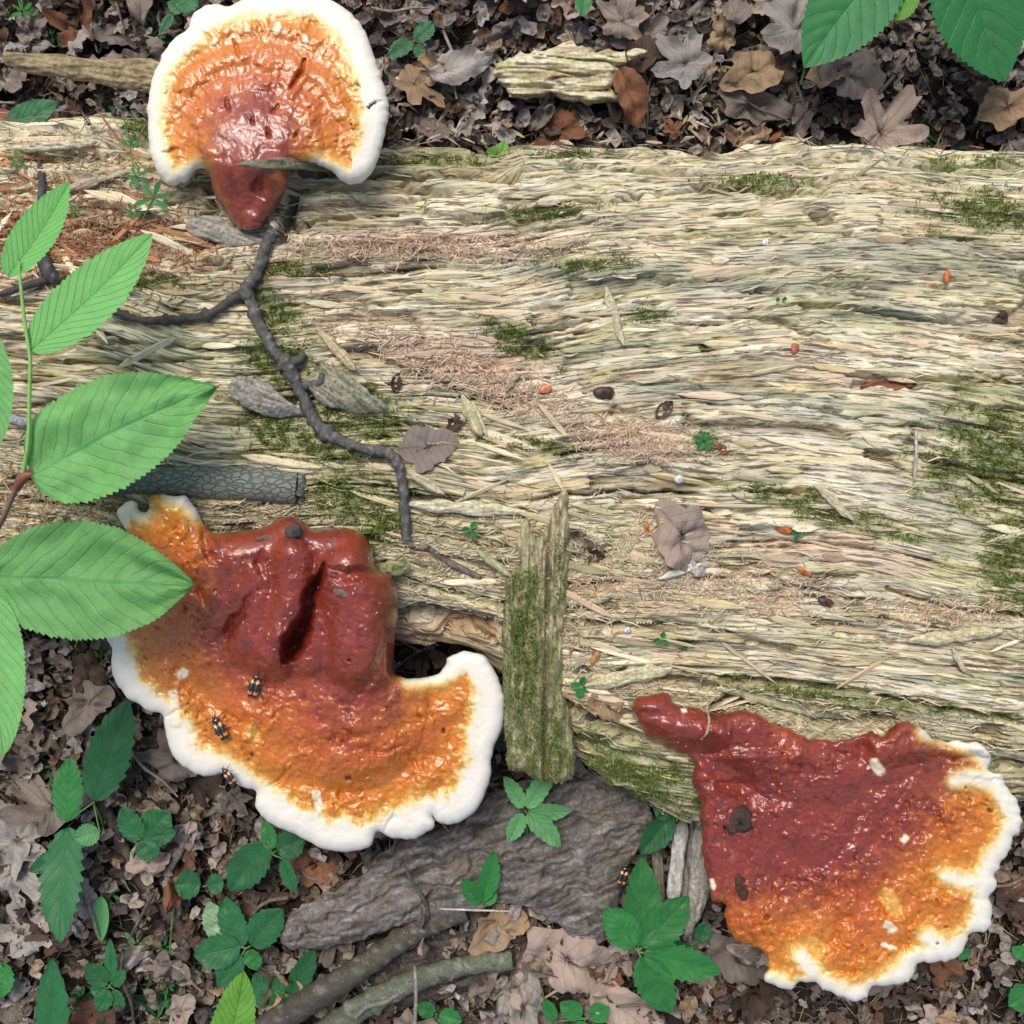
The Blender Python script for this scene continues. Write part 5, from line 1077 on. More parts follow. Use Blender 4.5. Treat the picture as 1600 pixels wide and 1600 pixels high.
stick('straw_stalk', 'thin pale stalk crossing the shade right of the top fungus', 'stalk', on([(596, 118, 1.6), (660, 142, 1.8), (720, 160, 1.8)], 22), (0.26, 0.24, 0.2), seed=21, knot=0)
stick('pale_twig', 'pale tan twig angled down to the log edge beside the wood stub', 'twig', on([(672, 128, 4), (700, 152, 5), (730, 180, 7), (770, 202, 5)], 10), (0.30, 0.25, 0.18), seed=22)
stick('diagonal_twig', 'grey twig running up to the top edge right of the pale rotten chunk', 'twig', on([(1012, 92, 4), (1040, 60, 5), (1070, 30, 6), (1110, -10, 7)], 14), (0.17, 0.15, 0.13), seed=23)
stick('slender_twig', 'slender brown twig slanting from the top centre towards the log', 'twig', on([(1030, 118, 2.2), (1070, 160, 2.4), (1110, 195, 2.4), (1150, 226, 2)], 14), (0.20, 0.16, 0.12), seed=24)
stick('straight_stalk', 'straight pale stalk lying under the pink dead leaf at the bottom centre', 'stalk', on([(845, 1563, 2), (900, 1528, 2.3), (956, 1484, 2)], 26), (0.40, 0.34, 0.24), seed=25, knot=0)
stick('white_stalk', 'thin whitish stalk across the two branches at the bottom centre', 'stalk', [(686, 1420, -190, 1.6), (740, 1422, -195, 1.8), (796, 1424, -205, 1.4)], (0.45, 0.41, 0.33), seed=26, knot=0)
stick('grey_stalk', 'upright grey stalk crossing the mossy branch near the bottom edge', 'stalk', [(648, 1508, -195, 2.6), (650, 1550, -190, 3), (648, 1610, -200, 2.6)], (0.22, 0.20, 0.17), seed=27, knot=0)
stick('thin_stalk', 'thin straight pale stalk rising from the bottom edge under the right fungus', 'stalk', on([(1508, 1610, 1.6), (1520, 1540, 1.8), (1531, 1486, 1.6)], 20), (0.33, 0.29, 0.22), seed=28, knot=0)
stick('tendril', 'curly pale tendril at the bottom edge right of the round green leaves', 'tendril', on([(902, 1545, 1.5), (918, 1572, 1.5), (914, 1595, 1.4), (898, 1600, 1.4), (905, 1588, 1.2)], 22), (0.30, 0.34, 0.16), seed=29, knot=0)
stick('dark_twig_piece', 'short dark twig piece on the log right of the forked twig end', 'twig', on([(668, 855, 4), (690, 872, 5), (712, 884, 6), (750, 902, 4)], 5), (0.13, 0.10, 0.09), seed=30)
# boards, chunks and bark
grey3 = [(0.26, 0.24, 0.21), (0.40, 0.38, 0.34), (0.14, 0.12, 0.10)]
pale3 = [(0.58, 0.52, 0.36), (0.66, 0.60, 0.45), (0.38, 0.36, 0.18), (0.24, 0.19, 0.11)]
oliv3 = [(0.33, 0.31, 0.18), (0.46, 0.42, 0.27), (0.16, 0.17, 0.07), (0.12, 0.10, 0.06)]
bark3 = [(0.13, 0.115, 0.10), (0.23, 0.215, 0.20), (0.06, 0.05, 0.042), (0.15, 0.13, 0.105)]
cz = lambda z: (lambda x, y: z + 0 * x)
slab('wood_plank_piece', 'long flat olive stick of rotten wood pointing at the top fungus from the left', 'stick', [(8, 82), (60, 84), (150, 92), (250, 96), (252, 144), (200, 140), (120, 126), (40, 114), (10, 100)], lambda x, y: -105 + .05 * x, 26, 9, wcol([(0.30, 0.24, 0.13), (0.36, 0.30, 0.18), (0.12, 0.09, 0.05)], .1, 3), M_bark, woodrel(.1, 4, 3, 70, 4))
slab('rotten_wood_chunk', 'pale yellow rotten wood chunk lying in dead leaves above the log', 'wood', [(772, 120), (790, 92), (820, 82), (858, 78), (888, 64), (915, 75), (960, 80), (1012, 78), (1000, 96), (968, 112), (958, 138), (966, 158), (905, 161), (860, 150), (800, 154), (792, 136)], cz(-245), 34, 10, wcol([(0.62, 0.54, 0.36), (0.68, 0.62, 0.46), (0.40, 0.40, 0.16), (0.36, 0.27, 0.15)], .02, 5, 90, 9), M_bark, woodrel(.02, 9, 5, 90, 9, 12), scal=9, step=1.8)
slab('bark_slab', 'large grey furrowed bark slab lying on the ground below the log', 'bark', [(437, 1456), (460, 1424), (500, 1400), (560, 1368), (600, 1330), (640, 1308), (700, 1288), (740, 1262), (800, 1226), (860, 1214), (930, 1204), (985, 1222), (1012, 1250), (1015, 1292), (988, 1340), (968, 1400), (958, 1452), (930, 1478), (890, 1460), (840, 1424), (800, 1412), (740, 1422), (700, 1442), (640, 1442), (600, 1452), (560, 1470), (500, 1482), (452, 1480)],
     lambda x, y: -262 + 26 * np.exp(-((y - (1480 - (x - 440) * .33)) / 90) ** 2) + 12 * fbm(x / 60, y / 60, 2, 600), 30, 16, wcol([(0.17, 0.15, 0.135), (0.29, 0.275, 0.26), (0.07, 0.058, 0.05), (0.17, 0.15, 0.12)], -.35, 9, 60, 13), M_bark, lambda x, y: woodrel(-.35 , 7, 9, 75, 13, 15)(x + 14 * fbm(x / 40, y / 40, 3, 612), y + 14 * fbm(x / 40, y / 40, 3, 615)) + 7 * fbm(x / 16, y / 16, 4, 611), scal=7, step=2.0)
slab('dark_bark_piece', 'dark bark piece under the two branches at the bottom centre', 'bark', [(520, 1485), (600, 1465), (700, 1452), (790, 1470), (800, 1520), (700, 1560), (600, 1570), (540, 1530)], cz(-290), 24, 12, wcol([(0.08, 0.065, 0.055), (0.13, 0.11, 0.1), (0.04, 0.03, 0.026)], -.3, 12), M_bark, woodrel(-.3, 6, 12, 30, 7, 7), scal=6)
slab('white_wood_strip', 'white weathered flat strip of split wood left of the lower right fungus', 'wood', [(1056, 1288), (1076, 1290), (1070, 1340), (1062, 1402), (1042, 1401), (1048, 1340)], cz(-235), 12, 4, wcol([(0.50, 0.48, 0.46), (0.58, 0.57, 0.55), (0.33, 0.31, 0.27)], 1.5, 15), M_bark, woodrel(1.5, 1.5, 15), scal=1.5)
slab('grey_wood_strip', 'narrow grey wood strip behind the white one by the lower right fungus', 'wood', [(1076, 1290), (1086, 1290), (1082, 1400), (1062, 1400), (1072, 1340)], cz(-258), 12, 4, wcol(grey3, 1.5, 16), M_bark, woodrel(1.5, 2, 16), scal=1.5)
slab('split_wood_piece', 'grey cracked split wood piece tapering down beside the lower right fungus', 'wood', [(1086, 1292), (1108, 1300), (1112, 1360), (1104, 1410), (1090, 1440), (1076, 1464), (1068, 1456), (1076, 1380)], cz(-215), 20, 6, wcol([(0.36, 0.33, 0.28), (0.46, 0.43, 0.38), (0.18, 0.15, 0.12)], 1.7, 17), M_bark, woodrel(1.7, 3, 17, 50, 4, 6), scal=2.5)
slab('brown_wood_strip', 'brownish narrow wood strip hanging from the mossy log end behind a leaf', 'wood', [(1014, 1300), (1030, 1302), (1040, 1420), (1028, 1412)], cz(-250), 12, 4, wcol([(0.20, 0.17, 0.13), (0.30, 0.27, 0.22), (0.1, 0.08, 0.06)], 1.5, 18), M_bark, woodrel(1.5, 2, 18), scal=2)
# upright mossy slab over the lower edge of the log
us = empty('mossy_wood_slab', W3(840, 1215, -120), 'upright jagged wood slab covered in green moss leaning over the lower edge of the log', 'wood slab')
zus = lambda x, y: -2 - 95 * ((y - 770) / 440.0) ** 1.5 * (y > 770) + 0 * x if np.ndim(y) == 0 else -2 - 95 * (np.clip(y - 770, 0, 500) / 440.0) ** 1.5
usc = lambda x, y: mixc(mixc(wcol([(0.42, 0.37, 0.22), (0.52, 0.46, 0.29), (0.26, 0.24, 0.12), (0.16, 0.12, 0.07)], 1.6, 20)(x, y), (0.10, 0.14, 0.04), .75 * ss(850, 930, y) * ss(-.4, .3, fbm(x / 20, y / 40, 3, 640))), (0.15, 0.10, 0.06), .8 * np.exp(-((x - 856 + .02 * (y - 900)) / 3.5) ** 2))
usr = lambda x, y: woodrel(1.6, 3.5, 20, 60, 4, 6)(x, y) - 12 * np.exp(-((x - 856 + .02 * (y - 900)) / 4) ** 2)
_, (ux, uy_, uz_) = slab('wood', None, None, [(812, 880), (806, 850), (812, 828), (822, 812), (832, 826), (844, 842), (858, 812), (868, 788), (878, 766), (887, 772), (890, 830), (889, 900), (884, 960), (882, 1040), (880, 1080), (892, 1110), (897, 1160), (896, 1214), (850, 1222), (822, 1208), (795, 1196), (787, 1120), (785, 1020), (787, 940), (796, 902)], zus, 34, 7, usc, M_bark, usr, step=2.0, scal=5, parent=us)
r6 = np.random.default_rng(66)
w_ = np.exp(-((ux - 818) / 26) ** 2) * ss(870, 920, uy_) * ss(1150, 1080, uy_) + .55 * np.exp(-((ux - 874) / 9) ** 2) * ss(820, 860, uy_) * ss(960, 920, uy_) + .5 * np.exp(-((ux - 860) / 25) ** 2) * ss(1080, 1120, uy_) + .3 * ss(1100, 1160, uy_)
w_ = w_ * ss(-.5, .2, fbm(ux / 10, uy_ / 14, 3, 650)) + 1e-6
pk = r6.choice(len(ux), 9000, p=w_ / w_.sum()); Pm = W3(ux[pk], uy_[pk], uz_[pk]) + r6.normal(0, 1, (9000, 3))
V, F, Cc = moss_mesh(Pm, np.tile([0, 0, 1.0], (9000, 1)), r6, (3, 7), 1.4); tag(obj('moss', V, F, M_moss, us, col=Cc, smooth=False), kind='stuff')
# moss stem end, curled bark, thin sliver across the fungus, strips on the log
curlz = lambda cx, cy_, r, k, z0: (lambda x, y: z0 + k * (1 - ((y - cy_) / r) ** 2))
slab('curled_bark', 'curled grey bark piece on moss left of the forked twig', 'bark', [(358, 600), (372, 588), (400, 592), (420, 600), (440, 618), (468, 640), (476, 650), (440, 652), (405, 648), (378, 632), (360, 618)], curlz(0, 620, 34, 16, -5), 8, 5, wcol(grey3, .3, 30, 40, 4), M_bark, woodrel(.3, 2.5, 30, 40, 3), scal=4)
slab('curled_bark', 'curled grey-green bark strip on moss right of the forked twig', 'bark', [(478, 592), (498, 572), (520, 570), (548, 588), (580, 615), (606, 640), (570, 650), (530, 640), (498, 628), (484, 610)], curlz(0, 608, 36, 16, -5), 8, 5, wcol([(0.26, 0.25, 0.18), (0.36, 0.34, 0.27), (0.12, 0.13, 0.06)], .6, 31, 40, 4), M_bark, woodrel(.6, 2.5, 31, 40, 3), scal=4)
slab('grey_bark_flap', 'grey weathered wood flap lifted at the foot of the top fungus', 'wood', [(290, 350), (310, 338), (332, 336), (352, 344), (372, 358), (402, 366), (420, 378), (380, 386), (330, 376), (300, 366)], cz(-12), 12, 5, wcol([(0.33, 0.31, 0.26), (0.44, 0.41, 0.35), (0.18, 0.16, 0.12)], .3, 32), M_bark, woodrel(.3, 3, 32), scal=4)
slab('wood_sliver', 'thin grey-green wood sliver crossing the stem of the top fungus', 'sliver', [(367, 258), (385, 252), (420, 247), (460, 246), (500, 252), (560, 262), (500, 268), (470, 265), (430, 264), (395, 262)], (lambda q: (lambda x, y: q - (q + 25) * ss(400, 560, x)))(max(zf1(400, 257), zf1(425, 257)) + 9), 8, 4, wcol([(0.20, 0.19, 0.12), (0.30, 0.28, 0.19), (0.10, 0.09, 0.06)], .0, 33), M_bark, woodrel(0, 2, 33, 40, 3), scal=1.5)
slab('wood_piece', 'short mossy wood knob beside the right stem of the large fungus', 'wood', [(590, 884), (608, 876), (630, 876), (642, 886), (636, 898), (610, 900), (592, 896)], cz(-20), 26, 8, wcol([(0.28, 0.28, 0.13), (0.40, 0.36, 0.22), (0.14, 0.18, 0.05)], 0, 34), M_bark, woodrel(0, 7, 34, 14, 5, 8), scal=5)
def strip(label, a, b, r, col, lift=4, seed=0):
    pts = on([(a[0], a[1], r * .5), ((a[0] * 2 + b[0]) / 3, (a[1] * 2 + b[1]) / 3, r), ((a[0] + 2 * b[0]) / 3 + 1, (a[1] + 2 * b[1]) / 3, r), (b[0], b[1], r * .55)], lift)
    z = [p[2] for p in pts]; pts = [(p[0], p[1], z[0] + (z[-1] - z[0]) * i / 3, p[3]) for i, p in enumerate(pts)]
    d = np.array([b[0] - a[0], b[1] - a[1]], float); L_ = np.linalg.norm(d); d /= L_; nrm2 = np.array([-d[1], d[0]]); rs = np.random.default_rng(seed)
    k = max(5, int(L_ / 14)); up_, dn_ = [], []
    for i in range(k + 1):
        t = i / k; w = r * (min(1, .25 + t * rs.uniform(2, 4)) * min(1, .3 + (1 - t) * 3)); bend = math.sin(t * 3) * rs.uniform(-1.5, 1.5)
        up_.append(tuple(np.array(a) + d * L_ * t + nrm2 * (w * rs.uniform(.7, 1.05) + bend))); dn_.append(tuple(np.array(a) + d * L_ * t - nrm2 * (w * rs.uniform(.7, 1.05) - bend)))
    an = math.atan2(d[1], d[0]); za, zb_ = pts[0][2], pts[-1][2]; c0_ = np.array(col)
    slab('wood_strip', label, 'wood strip', up_ + dn_[::-1], lambda x, y: za + (zb_ - za) * ((x - a[0]) * d[0] + (y - a[1]) * d[1]) / L_ + 2, r * 1.1, r * .5, wcol([c0_ * 1.05, c0_ * 1.25, c0_ * .6, c0_ * np.array([.9, .95, .8])], an, seed, 60, 3), M_bark, woodrel(an, 1.8, seed, 50, 2.6, 3), step=1.6, scal=1.5, group='loose wood strips on the log')
strip('pale strip lying almost upright in the upper middle of the log', (946, 448), (974, 538), 8, (0.46, 0.42, 0.28), seed=41)
strip('tan strip angled on the log right of the forked twig', (496, 512), (554, 578), 9, (0.48, 0.40, 0.24), seed=42)
strip('broad yellowish strip standing over the brown dead leaf', (722, 618), (752, 680), 11, (0.48, 0.44, 0.26), seed=43)
strip('narrow strip next to the broad yellowish one', (738, 628), (762, 682), 5, (0.55, 0.50, 0.34), seed=44)
strip('strip slanting below the brown dead leaf', (640, 738), (694, 772), 8, (0.50, 0.45, 0.31), seed=45)
strip('long strip flat along the log below the forked twig end', (640, 788), (820, 800), 12, (0.58, 0.53, 0.38), seed=46)
strip('thin diagonal strip in the right half of the log', (1278, 762), (1334, 812), 8, (0.52, 0.46, 0.30), seed=47)
strip('thin grey upright strip near the right moss patch', (1432, 668), (1430, 750), 4, (0.46, 0.43, 0.36), seed=48)
strip('pale jagged strip jutting right near the lower right of the log', (1420, 1002), (1566, 986), 12, (0.55, 0.48, 0.31), seed=49)
strip('short dark strip beside the orange flake in the pink debris', (790, 612), (812, 584), 5, (0.30, 0.27, 0.17), seed=50)
strip('pale strip on the log below the skeleton leaf', (1030, 905), (1100, 880), 6, (0.60, 0.56, 0.48), seed=51)
strip('greenish strip left of the mossy upright slab', (745, 858), (798, 900), 7, (0.38, 0.38, 0.22), seed=52)
strip('broad pale strip at the lower log edge right of the mossy slab', (915, 1072), (1050, 1045), 14, (0.52, 0.47, 0.30), seed=53)
strip('thin leaning strip low at the right end of the log', (1488, 1012), (1508, 1050), 5, (0.50, 0.45, 0.30), seed=54)
strip('pale strip beneath the pair of tiny seedlings', (1120, 1075), (1330, 1120), 13, (0.50, 0.46, 0.29), seed=55)
strip('long sliver crossing the pale rotten chunk above the log', (866, 90), (856, 205), 5, (0.48, 0.43, 0.32), lift=22, seed=56)
strip('pale flat splinter at the far upper left of the log', (95, 208), (185, 180), 13, (0.56, 0.50, 0.36), lift=12, seed=57)
strip('second pale splinter beneath the first at the far upper left', (15, 232), (150, 222), 10, (0.50, 0.45, 0.32), lift=10, seed=58)
strip('long tan splinter left of the top fungus stem', (100, 300), (195, 262), 11, (0.42, 0.34, 0.25), lift=8, seed=59)
strip('grey white bark bit behind the sapling stem', (8, 652), (52, 662), 8, (0.45, 0.43, 0.46), lift=8, seed=60)
# ------------------------------------------------------------------ dead leaves
def dmat(nm, c, v, **k): return matLeaf('dead_leaf_' + nm, c, v, rough=.75, trans=.08, net=.2, vamt=.38, bump=.002, vb=-.12, spec=.2, **k)
DM = {'grey-brown': dmat('greybrown', (0.20, 0.165, 0.14), (0.10, 0.075, 0.06), blotch=.4, spots=.5), 'pale grey': dmat('palegrey', (0.33, 0.30, 0.272), (0.15, 0.125, 0.11), blotch=.3, spots=.8), 'tan': dmat('tan', (0.34, 0.235, 0.14), (0.18, 0.11, 0.06), blotch=.35, spots=.4),
      'dark brown': dmat('darkbrown', (0.085, 0.056, 0.042), (0.04, 0.025, 0.02), blotch=.5), 'reddish brown': dmat('redbrown', (0.21, 0.095, 0.052), (0.10, 0.045, 0.03), blotch=.35, spots=.3), 'beige': dmat('beige', (0.36, 0.28, 0.23), (0.17, 0.11, 0.085), blotch=.5, spots=.85)}
def polar_leaf(seed, lobes=5, torn=False):
    r = np.random.default_rng(seed); na, nr = (60 if not torn else 36), 6
    a = np.linspace(0, 2 * np.pi, na, endpoint=False)
    if torn: R_ = .42 * (1 + .35 * pn(np.cos(a) * 1.6 + seed, np.sin(a) * 1.6, 8) + .14 * pn(np.cos(a) * 5 + seed, np.sin(a) * 5, 9)) * (1 - .35 * np.abs(np.sin(a)))
    else:
        ax = np.linspace(-2.2, 2.2, lobes); ll = np.array([.34, .46, .55, .46, .34][:lobes])
        R_ = np.full(na, .29)
        aw = (a + np.pi) % (2 * np.pi) - np.pi
        for q, l in zip(ax, ll): R_ = np.maximum(R_, l * np.clip(1 - (np.abs(aw - q) / .72) ** 1.5, 0, 1) + .10 * (np.abs(aw - q) < .5))
        R_ = R_ * (1 + .22 * pn(np.cos(a) * 3, np.sin(a) * 3 + seed, 4) + .10 * pn(a * 6, a * 0 + seed, 5))
    rr_ = np.linspace(0.02, 1, nr) ** .85
    X = R_[None] * rr_[:, None] * np.cos(a)[None]; Y = R_[None] * rr_[:, None] * np.sin(a)[None]
    Z = .20 * fbm(X * 4 + seed, Y * 4, 4, seed % 70) - .05 * np.abs(fbm(X * 7 + seed, Y * 7, 2, seed % 60)) + r.uniform(-.5, .7) * X ** 2 + r.uniform(-.3, .9) * Y ** 2 + .05 * np.abs(np.sin(a * 2.5))[None] * rr_[:, None]
    V = np.stack([X, Y, Z], -1).reshape(-1, 3)
    if torn: uv = np.stack([X.ravel() + .5, Y.ravel() * 2.2], -1)
    else: uv = np.stack([np.tile(rr_[:, None], (1, na)).ravel(), np.tile((((a + 2.2) / 1.1 + .5) % 1 - .5)[None], (nr, 1)).ravel() * 2], -1)
    F = [list(map(int, f)) for f in gridF(nr, na, True)[:, ::1]]; F.append([int(i) for i in range(na)][::-1])
    F = [f for f in F]
    return V, F, uv
def oval_leaf(seed):
    r = np.random.default_rng(seed); V, F, uv = leaf_geo((800, 800, 0), (900, 800, 0), r.uniform(22, 32), shape=(.6, .8), teeth=9, tooth=.06, fold=r.uniform(.0, .3), m=4, wav=.6, seed=seed, n=18)
    V = (V - V.mean(0)) / 100; V[:, 2] += r.uniform(-.4, .9) * V[:, 0] ** 2 + r.uniform(-1.5, 2.5) * V[:, 1] ** 2 + .16 * fbm(V[:, 0] * 5, V[:, 1] * 5 + seed, 3, seed % 80)
    return V, [list(map(int, f)) for f in F], uv
SH = [('lobed', *polar_leaf(700 + i, 5)) for i in range(5)] + [('torn', *polar_leaf(720 + i, torn=True)) for i in range(6)] + [('oval', *oval_leaf(740 + i)) for i in range(5)]
DLM = {}
def dead_mesh(v, mk):
    if (v, mk) not in DLM: DLM[(v, mk)] = mkmesh('dead_leaf', SH[v][1] * 1.0, SH[v][2], DM[mk], uv=SH[v][3])
    return DLM[(v, mk)]
LAND = [('the top fungus', 420, 130), ('the pale rotten chunk', 890, 118), ('the pale wood stub', 668, 150), ('the diagonal twig', 1060, 45), ('the top right plant', 1400, 40), ('the flat olive stick', 120, 105), ('the upper log edge', 1300, 215), ('the large fungus', 400, 1240), ('the long dark branch', 190, 1320), ('the drooping dark leaf', 95, 1390),
        ('the variegated plant', 380, 1470), ('the green-brown branch', 560, 1515), ('the grey bark slab', 700, 1370), ('the five-leaflet creeper', 1000, 1480), ('the lower right fungus', 1330, 1520), ('the lime green leaf', 350, 1570), ('the sapling', 30, 1050), ('the lower left bedstraw', 180, 1400), ('the white rim', 1560, 1440), ('the curly tendril', 905, 1590), ('the grey split wood', 1085, 1460), ('the thin stalk', 1520, 1550), ('the oval tan leaf', 1570, 165)]
used_labels = {}
def where(px, py):
    l = sorted(LAND, key=lambda q: math.hypot(q[1] - px, q[2] - py)); nm, lx, ly = l[0]; d = math.hypot(lx - px, ly - py)
    a = (math.degrees(math.atan2(ly - py, px - lx)) + 360) % 360
    dr = ['right of', 'above right of', 'above', 'above left of', 'left of', 'below left of', 'below', 'below right of'][int((a + 22.5) // 45) % 8]
    return ('just ' if d < 60 else 'well ' if d > 150 else '') + dr + ' ' + nm, l[1][0]
def put_leaf(px, py, size, ang, v, mk, label=None, z=None, roll=0, pitch=0, group='dead leaves in the forest litter', asp=1.0, zs=1.0):
    zz = z if z is not None else float(zray(px, py)) + size * .06
    X, Y, _ = toW(px, py, zz); s = size * (HC - zz) / HC
    o = bpy.data.objects.new('dead_leaf', dead_mesh(v, mk)); COL.objects.link(o)
    M_ = place(o, X, Y, zz, ang, (0, 0, 1), roll, pitch) @ Matrix.Diagonal((s, s * asp, s * zs, 1)); o.matrix_world = M_
    if label is None:
        w, w2 = where(px, py); size_w = 'small' if size < 52 else 'large' if size > 88 else 'mid-sized'
        shp = {'lobed': 'lobed', 'torn': 'crumpled', 'oval': 'oval'}[SH[v][0]]
        c = [f'{size_w} {mk} {shp} dead leaf on the ground {w}', f'{size_w} {mk} {shp} leaf {w}, near {w2[4:]}']
        c += [f'{adj} {size_w} {mk} {shp} dead leaf {w}' for adj in ('tilted', 'half-buried', 'curled', 'flattened')]
        fit = 'tilted' if abs(roll) > .3 else 'flattened'
        c = c[:2] + [f'{fit} {size_w} {mk} {shp} dead leaf {w}']
        label = next((q for q in c if q not in used_labels and len(q.split()) <= 16), c[0]); used_labels[label] = 1
    tag(o, label, 'dead leaf', group); return o
# leaves that can be picked out in the photo
put_leaf(668, 698, 104, .1, 6, 'grey-brown', 'flat brown dead leaf lying on the log at the bend of the forked twig', group=None, zs=.4, asp=1.25)
put_leaf(1066, 838, 140, -.9, 9, 'beige', 'filmy grey skeleton leaf draped on the log right of the mossy slab', group=None, asp=1.1, zs=1.1)
put_leaf(1090, 880, 60, -.6, 9, 'pale grey', 'grey leaf scrap folded under the filmy skeleton leaf on the log', group=None)
put_leaf(1388, 604, 92, .06, 12, 'reddish brown', 'reddish brown dead leaf wedged in a crack on the right of the log', group=None, asp=.6)
put_leaf(930, 872, 60, .4, 10, 'dark brown', 'dark brown curled leaf in the hollow beside the mossy slab', group=None)
put_leaf(1038, 640, 38, .8, 13, 'dark brown', 'small dark curled leaf on the middle of the log', group=None)
put_leaf(1558, 494, 44, -.4, 8, 'dark brown', 'dark scrap of leaf on the log near the right edge', group=None)
put_leaf(620, 598, 34, 1.4, 11, 'dark brown', 'narrow dark leaf standing in the moss right of the curled bark', group=None)
put_leaf(712, 660, 44, .7, 7, 'dark brown', 'dark crumpled leaf at the foot of the yellowish strips', group=None)
put_leaf(950, 1105, 90, -.5, 8, 'tan', 'torn tan leaf under the small seedling by the lower right fungus stem', group=None, asp=.8)
put_leaf(935, 1125, 60, .2, 6, 'dark brown', 'dark reddish leaf beneath the torn tan leaf near the log edge', group=None)
put_leaf(1128, 702, 28, .2, 9, 'reddish brown', 'small reddish leaf scrap right of the tuft-like sprig on the log', group=None)
put_leaf(985, 150, 100, -1.25, 11, 'reddish brown', 'ribbed copper-brown leaf leaning on the pale rotten chunk', z=-215, group=None, asp=1.0)
put_leaf(1575, 166, 112, .2, 6, 'tan', 'golden tan leaf at the right edge above the log', z=-225, group=None)
put_leaf(1245, 45, 130, 1.2, 2, 'pale grey', 'white spotted leaf with brown side near the top right plant', z=-225, group=None)
put_leaf(1375, 208, 110, .9, 1, 'beige', 'pinkish beige lobed leaf tucked against the upper log edge', z=-215, group=None)
put_leaf(1072, 100, 100, 2.4, 3, 'pale grey', 'pale lilac-grey perforated leaf right of the copper-brown leaf', z=-235, group=None)
put_leaf(720, 102, 110, .3, 12, 'pale grey', 'bluish grey curled leaf right of the pale wood stub', z=-240, group=None)
put_leaf(1330, 120, 130, -.5, 8, 'beige', 'large pale beige curled leaf under the top right plant leaf', z=-240, group=None)
put_leaf(1180, 112, 120, .5, 9, 'tan', 'folded tan leaf in the middle of the upper litter', z=-235, group=None)
put_leaf(885, 1500, 180, -.3, 8, 'beige', 'large pinkish torn dead leaf below the grey bark slab', z=-268, group=None)
put_leaf(780, 1448, 120, .6, 7, 'tan', 'warm tan leaf between bark slab and pinkish lobed leaf', z=-270, group=None)
put_leaf(985, 1588, 150, -.6, 12, 'beige', 'striped pale dead leaf at the bottom edge under the creeper', z=-262, group=None)
put_leaf(25, 1315, 120, .7, 4, 'pale grey', 'pale grey leaf near the left edge beside the drooping dark leaf', z=-270, group=None)
put_leaf(25, 1360, 110, .3, 2, 'pale grey', 'whitish mottled leaf at the far lower left', z=-268, group=None)
put_leaf(132, 1405, 80, 1.9, 8, 'pale grey', 'white spotted torn leaf right of the drooping dark leaf tip', z=-262, group=None)
put_leaf(45, 1460, 100, 1.9, 3, 'pale grey', 'holey pale leaf by the small oval green leaf', z=-272, group=None)
put_leaf(275, 1190, 110, 1.9, 0, 'grey-brown', 'greyish lobed leaf just below the left rim of the large fungus', z=-262, group=None)
put_leaf(490, 1350, 110, .4, 9, 'reddish brown', 'rusty brown leaf under the lower rim of the large fungus', z=-280, group=None)
put_leaf(1150, 1500, 130, -.4, 8, 'grey-brown', 'grey-brown leaf tucked under the left edge of the lower right fungus', z=-262, group=None)
put_leaf(140, 1100, 110, .8, 7, 'grey-brown', 'brown leaf in shade left of the tall dark leaf', z=-255, group=None)
put_leaf(970, 1470, 60, .4, 10, 'pale grey', 'white leaf scrap showing under the creeper centre', z=-255, group=None)
# all the others: individuals, then fragments too many to count
r7 = np.random.default_rng(55)
def ground_pts(r, n, m=0, ex=60):
    px = r.uniform(-ex, 1600 + ex, n * 3); py = r.uniform(-ex, 1600 + ex, n * 3)
    k = (py < np.interp(px, up_px[:, 0], up_px[:, 1]) + 6 + m) | (py > np.interp(px, lo_px[:, 0], lo_px[:, 1]) - 6 - m)
    hid = (np.hypot(px - 420, py - 140) < 120) | (np.hypot(px - 520, py - 1150) < 130) | (np.hypot(px - 1330, py - 1340) < 170)
    k &= ~hid; return px[k][:n], py[k][:n]
gpx, gpy = ground_pts(r7, 268)
keys = list(DM); 
for px, py in zip(gpx, gpy):
    top = py < 400
    mk = keys[int(r7.choice(6, p=[.30, .12, .12, .26, .09, .11] if top else [.34, .16, .08, .24, .05, .13]))]
    size = float(np.clip(r7.normal(80, 26), 34, 140))
    put_leaf(px, py, size, r7.uniform(0, 6.28), int(r7.choice(16, p=[.036] * 5 + [.09] * 6 + [.056] * 5)), mk, z=-300 + r7.uniform(0, 38) + (6 if not top else 14), roll=r7.normal(0, .38), pitch=r7.normal(0, .38), asp=r7.uniform(.7, 1.05), zs=r7.uniform(.5, 1.5))
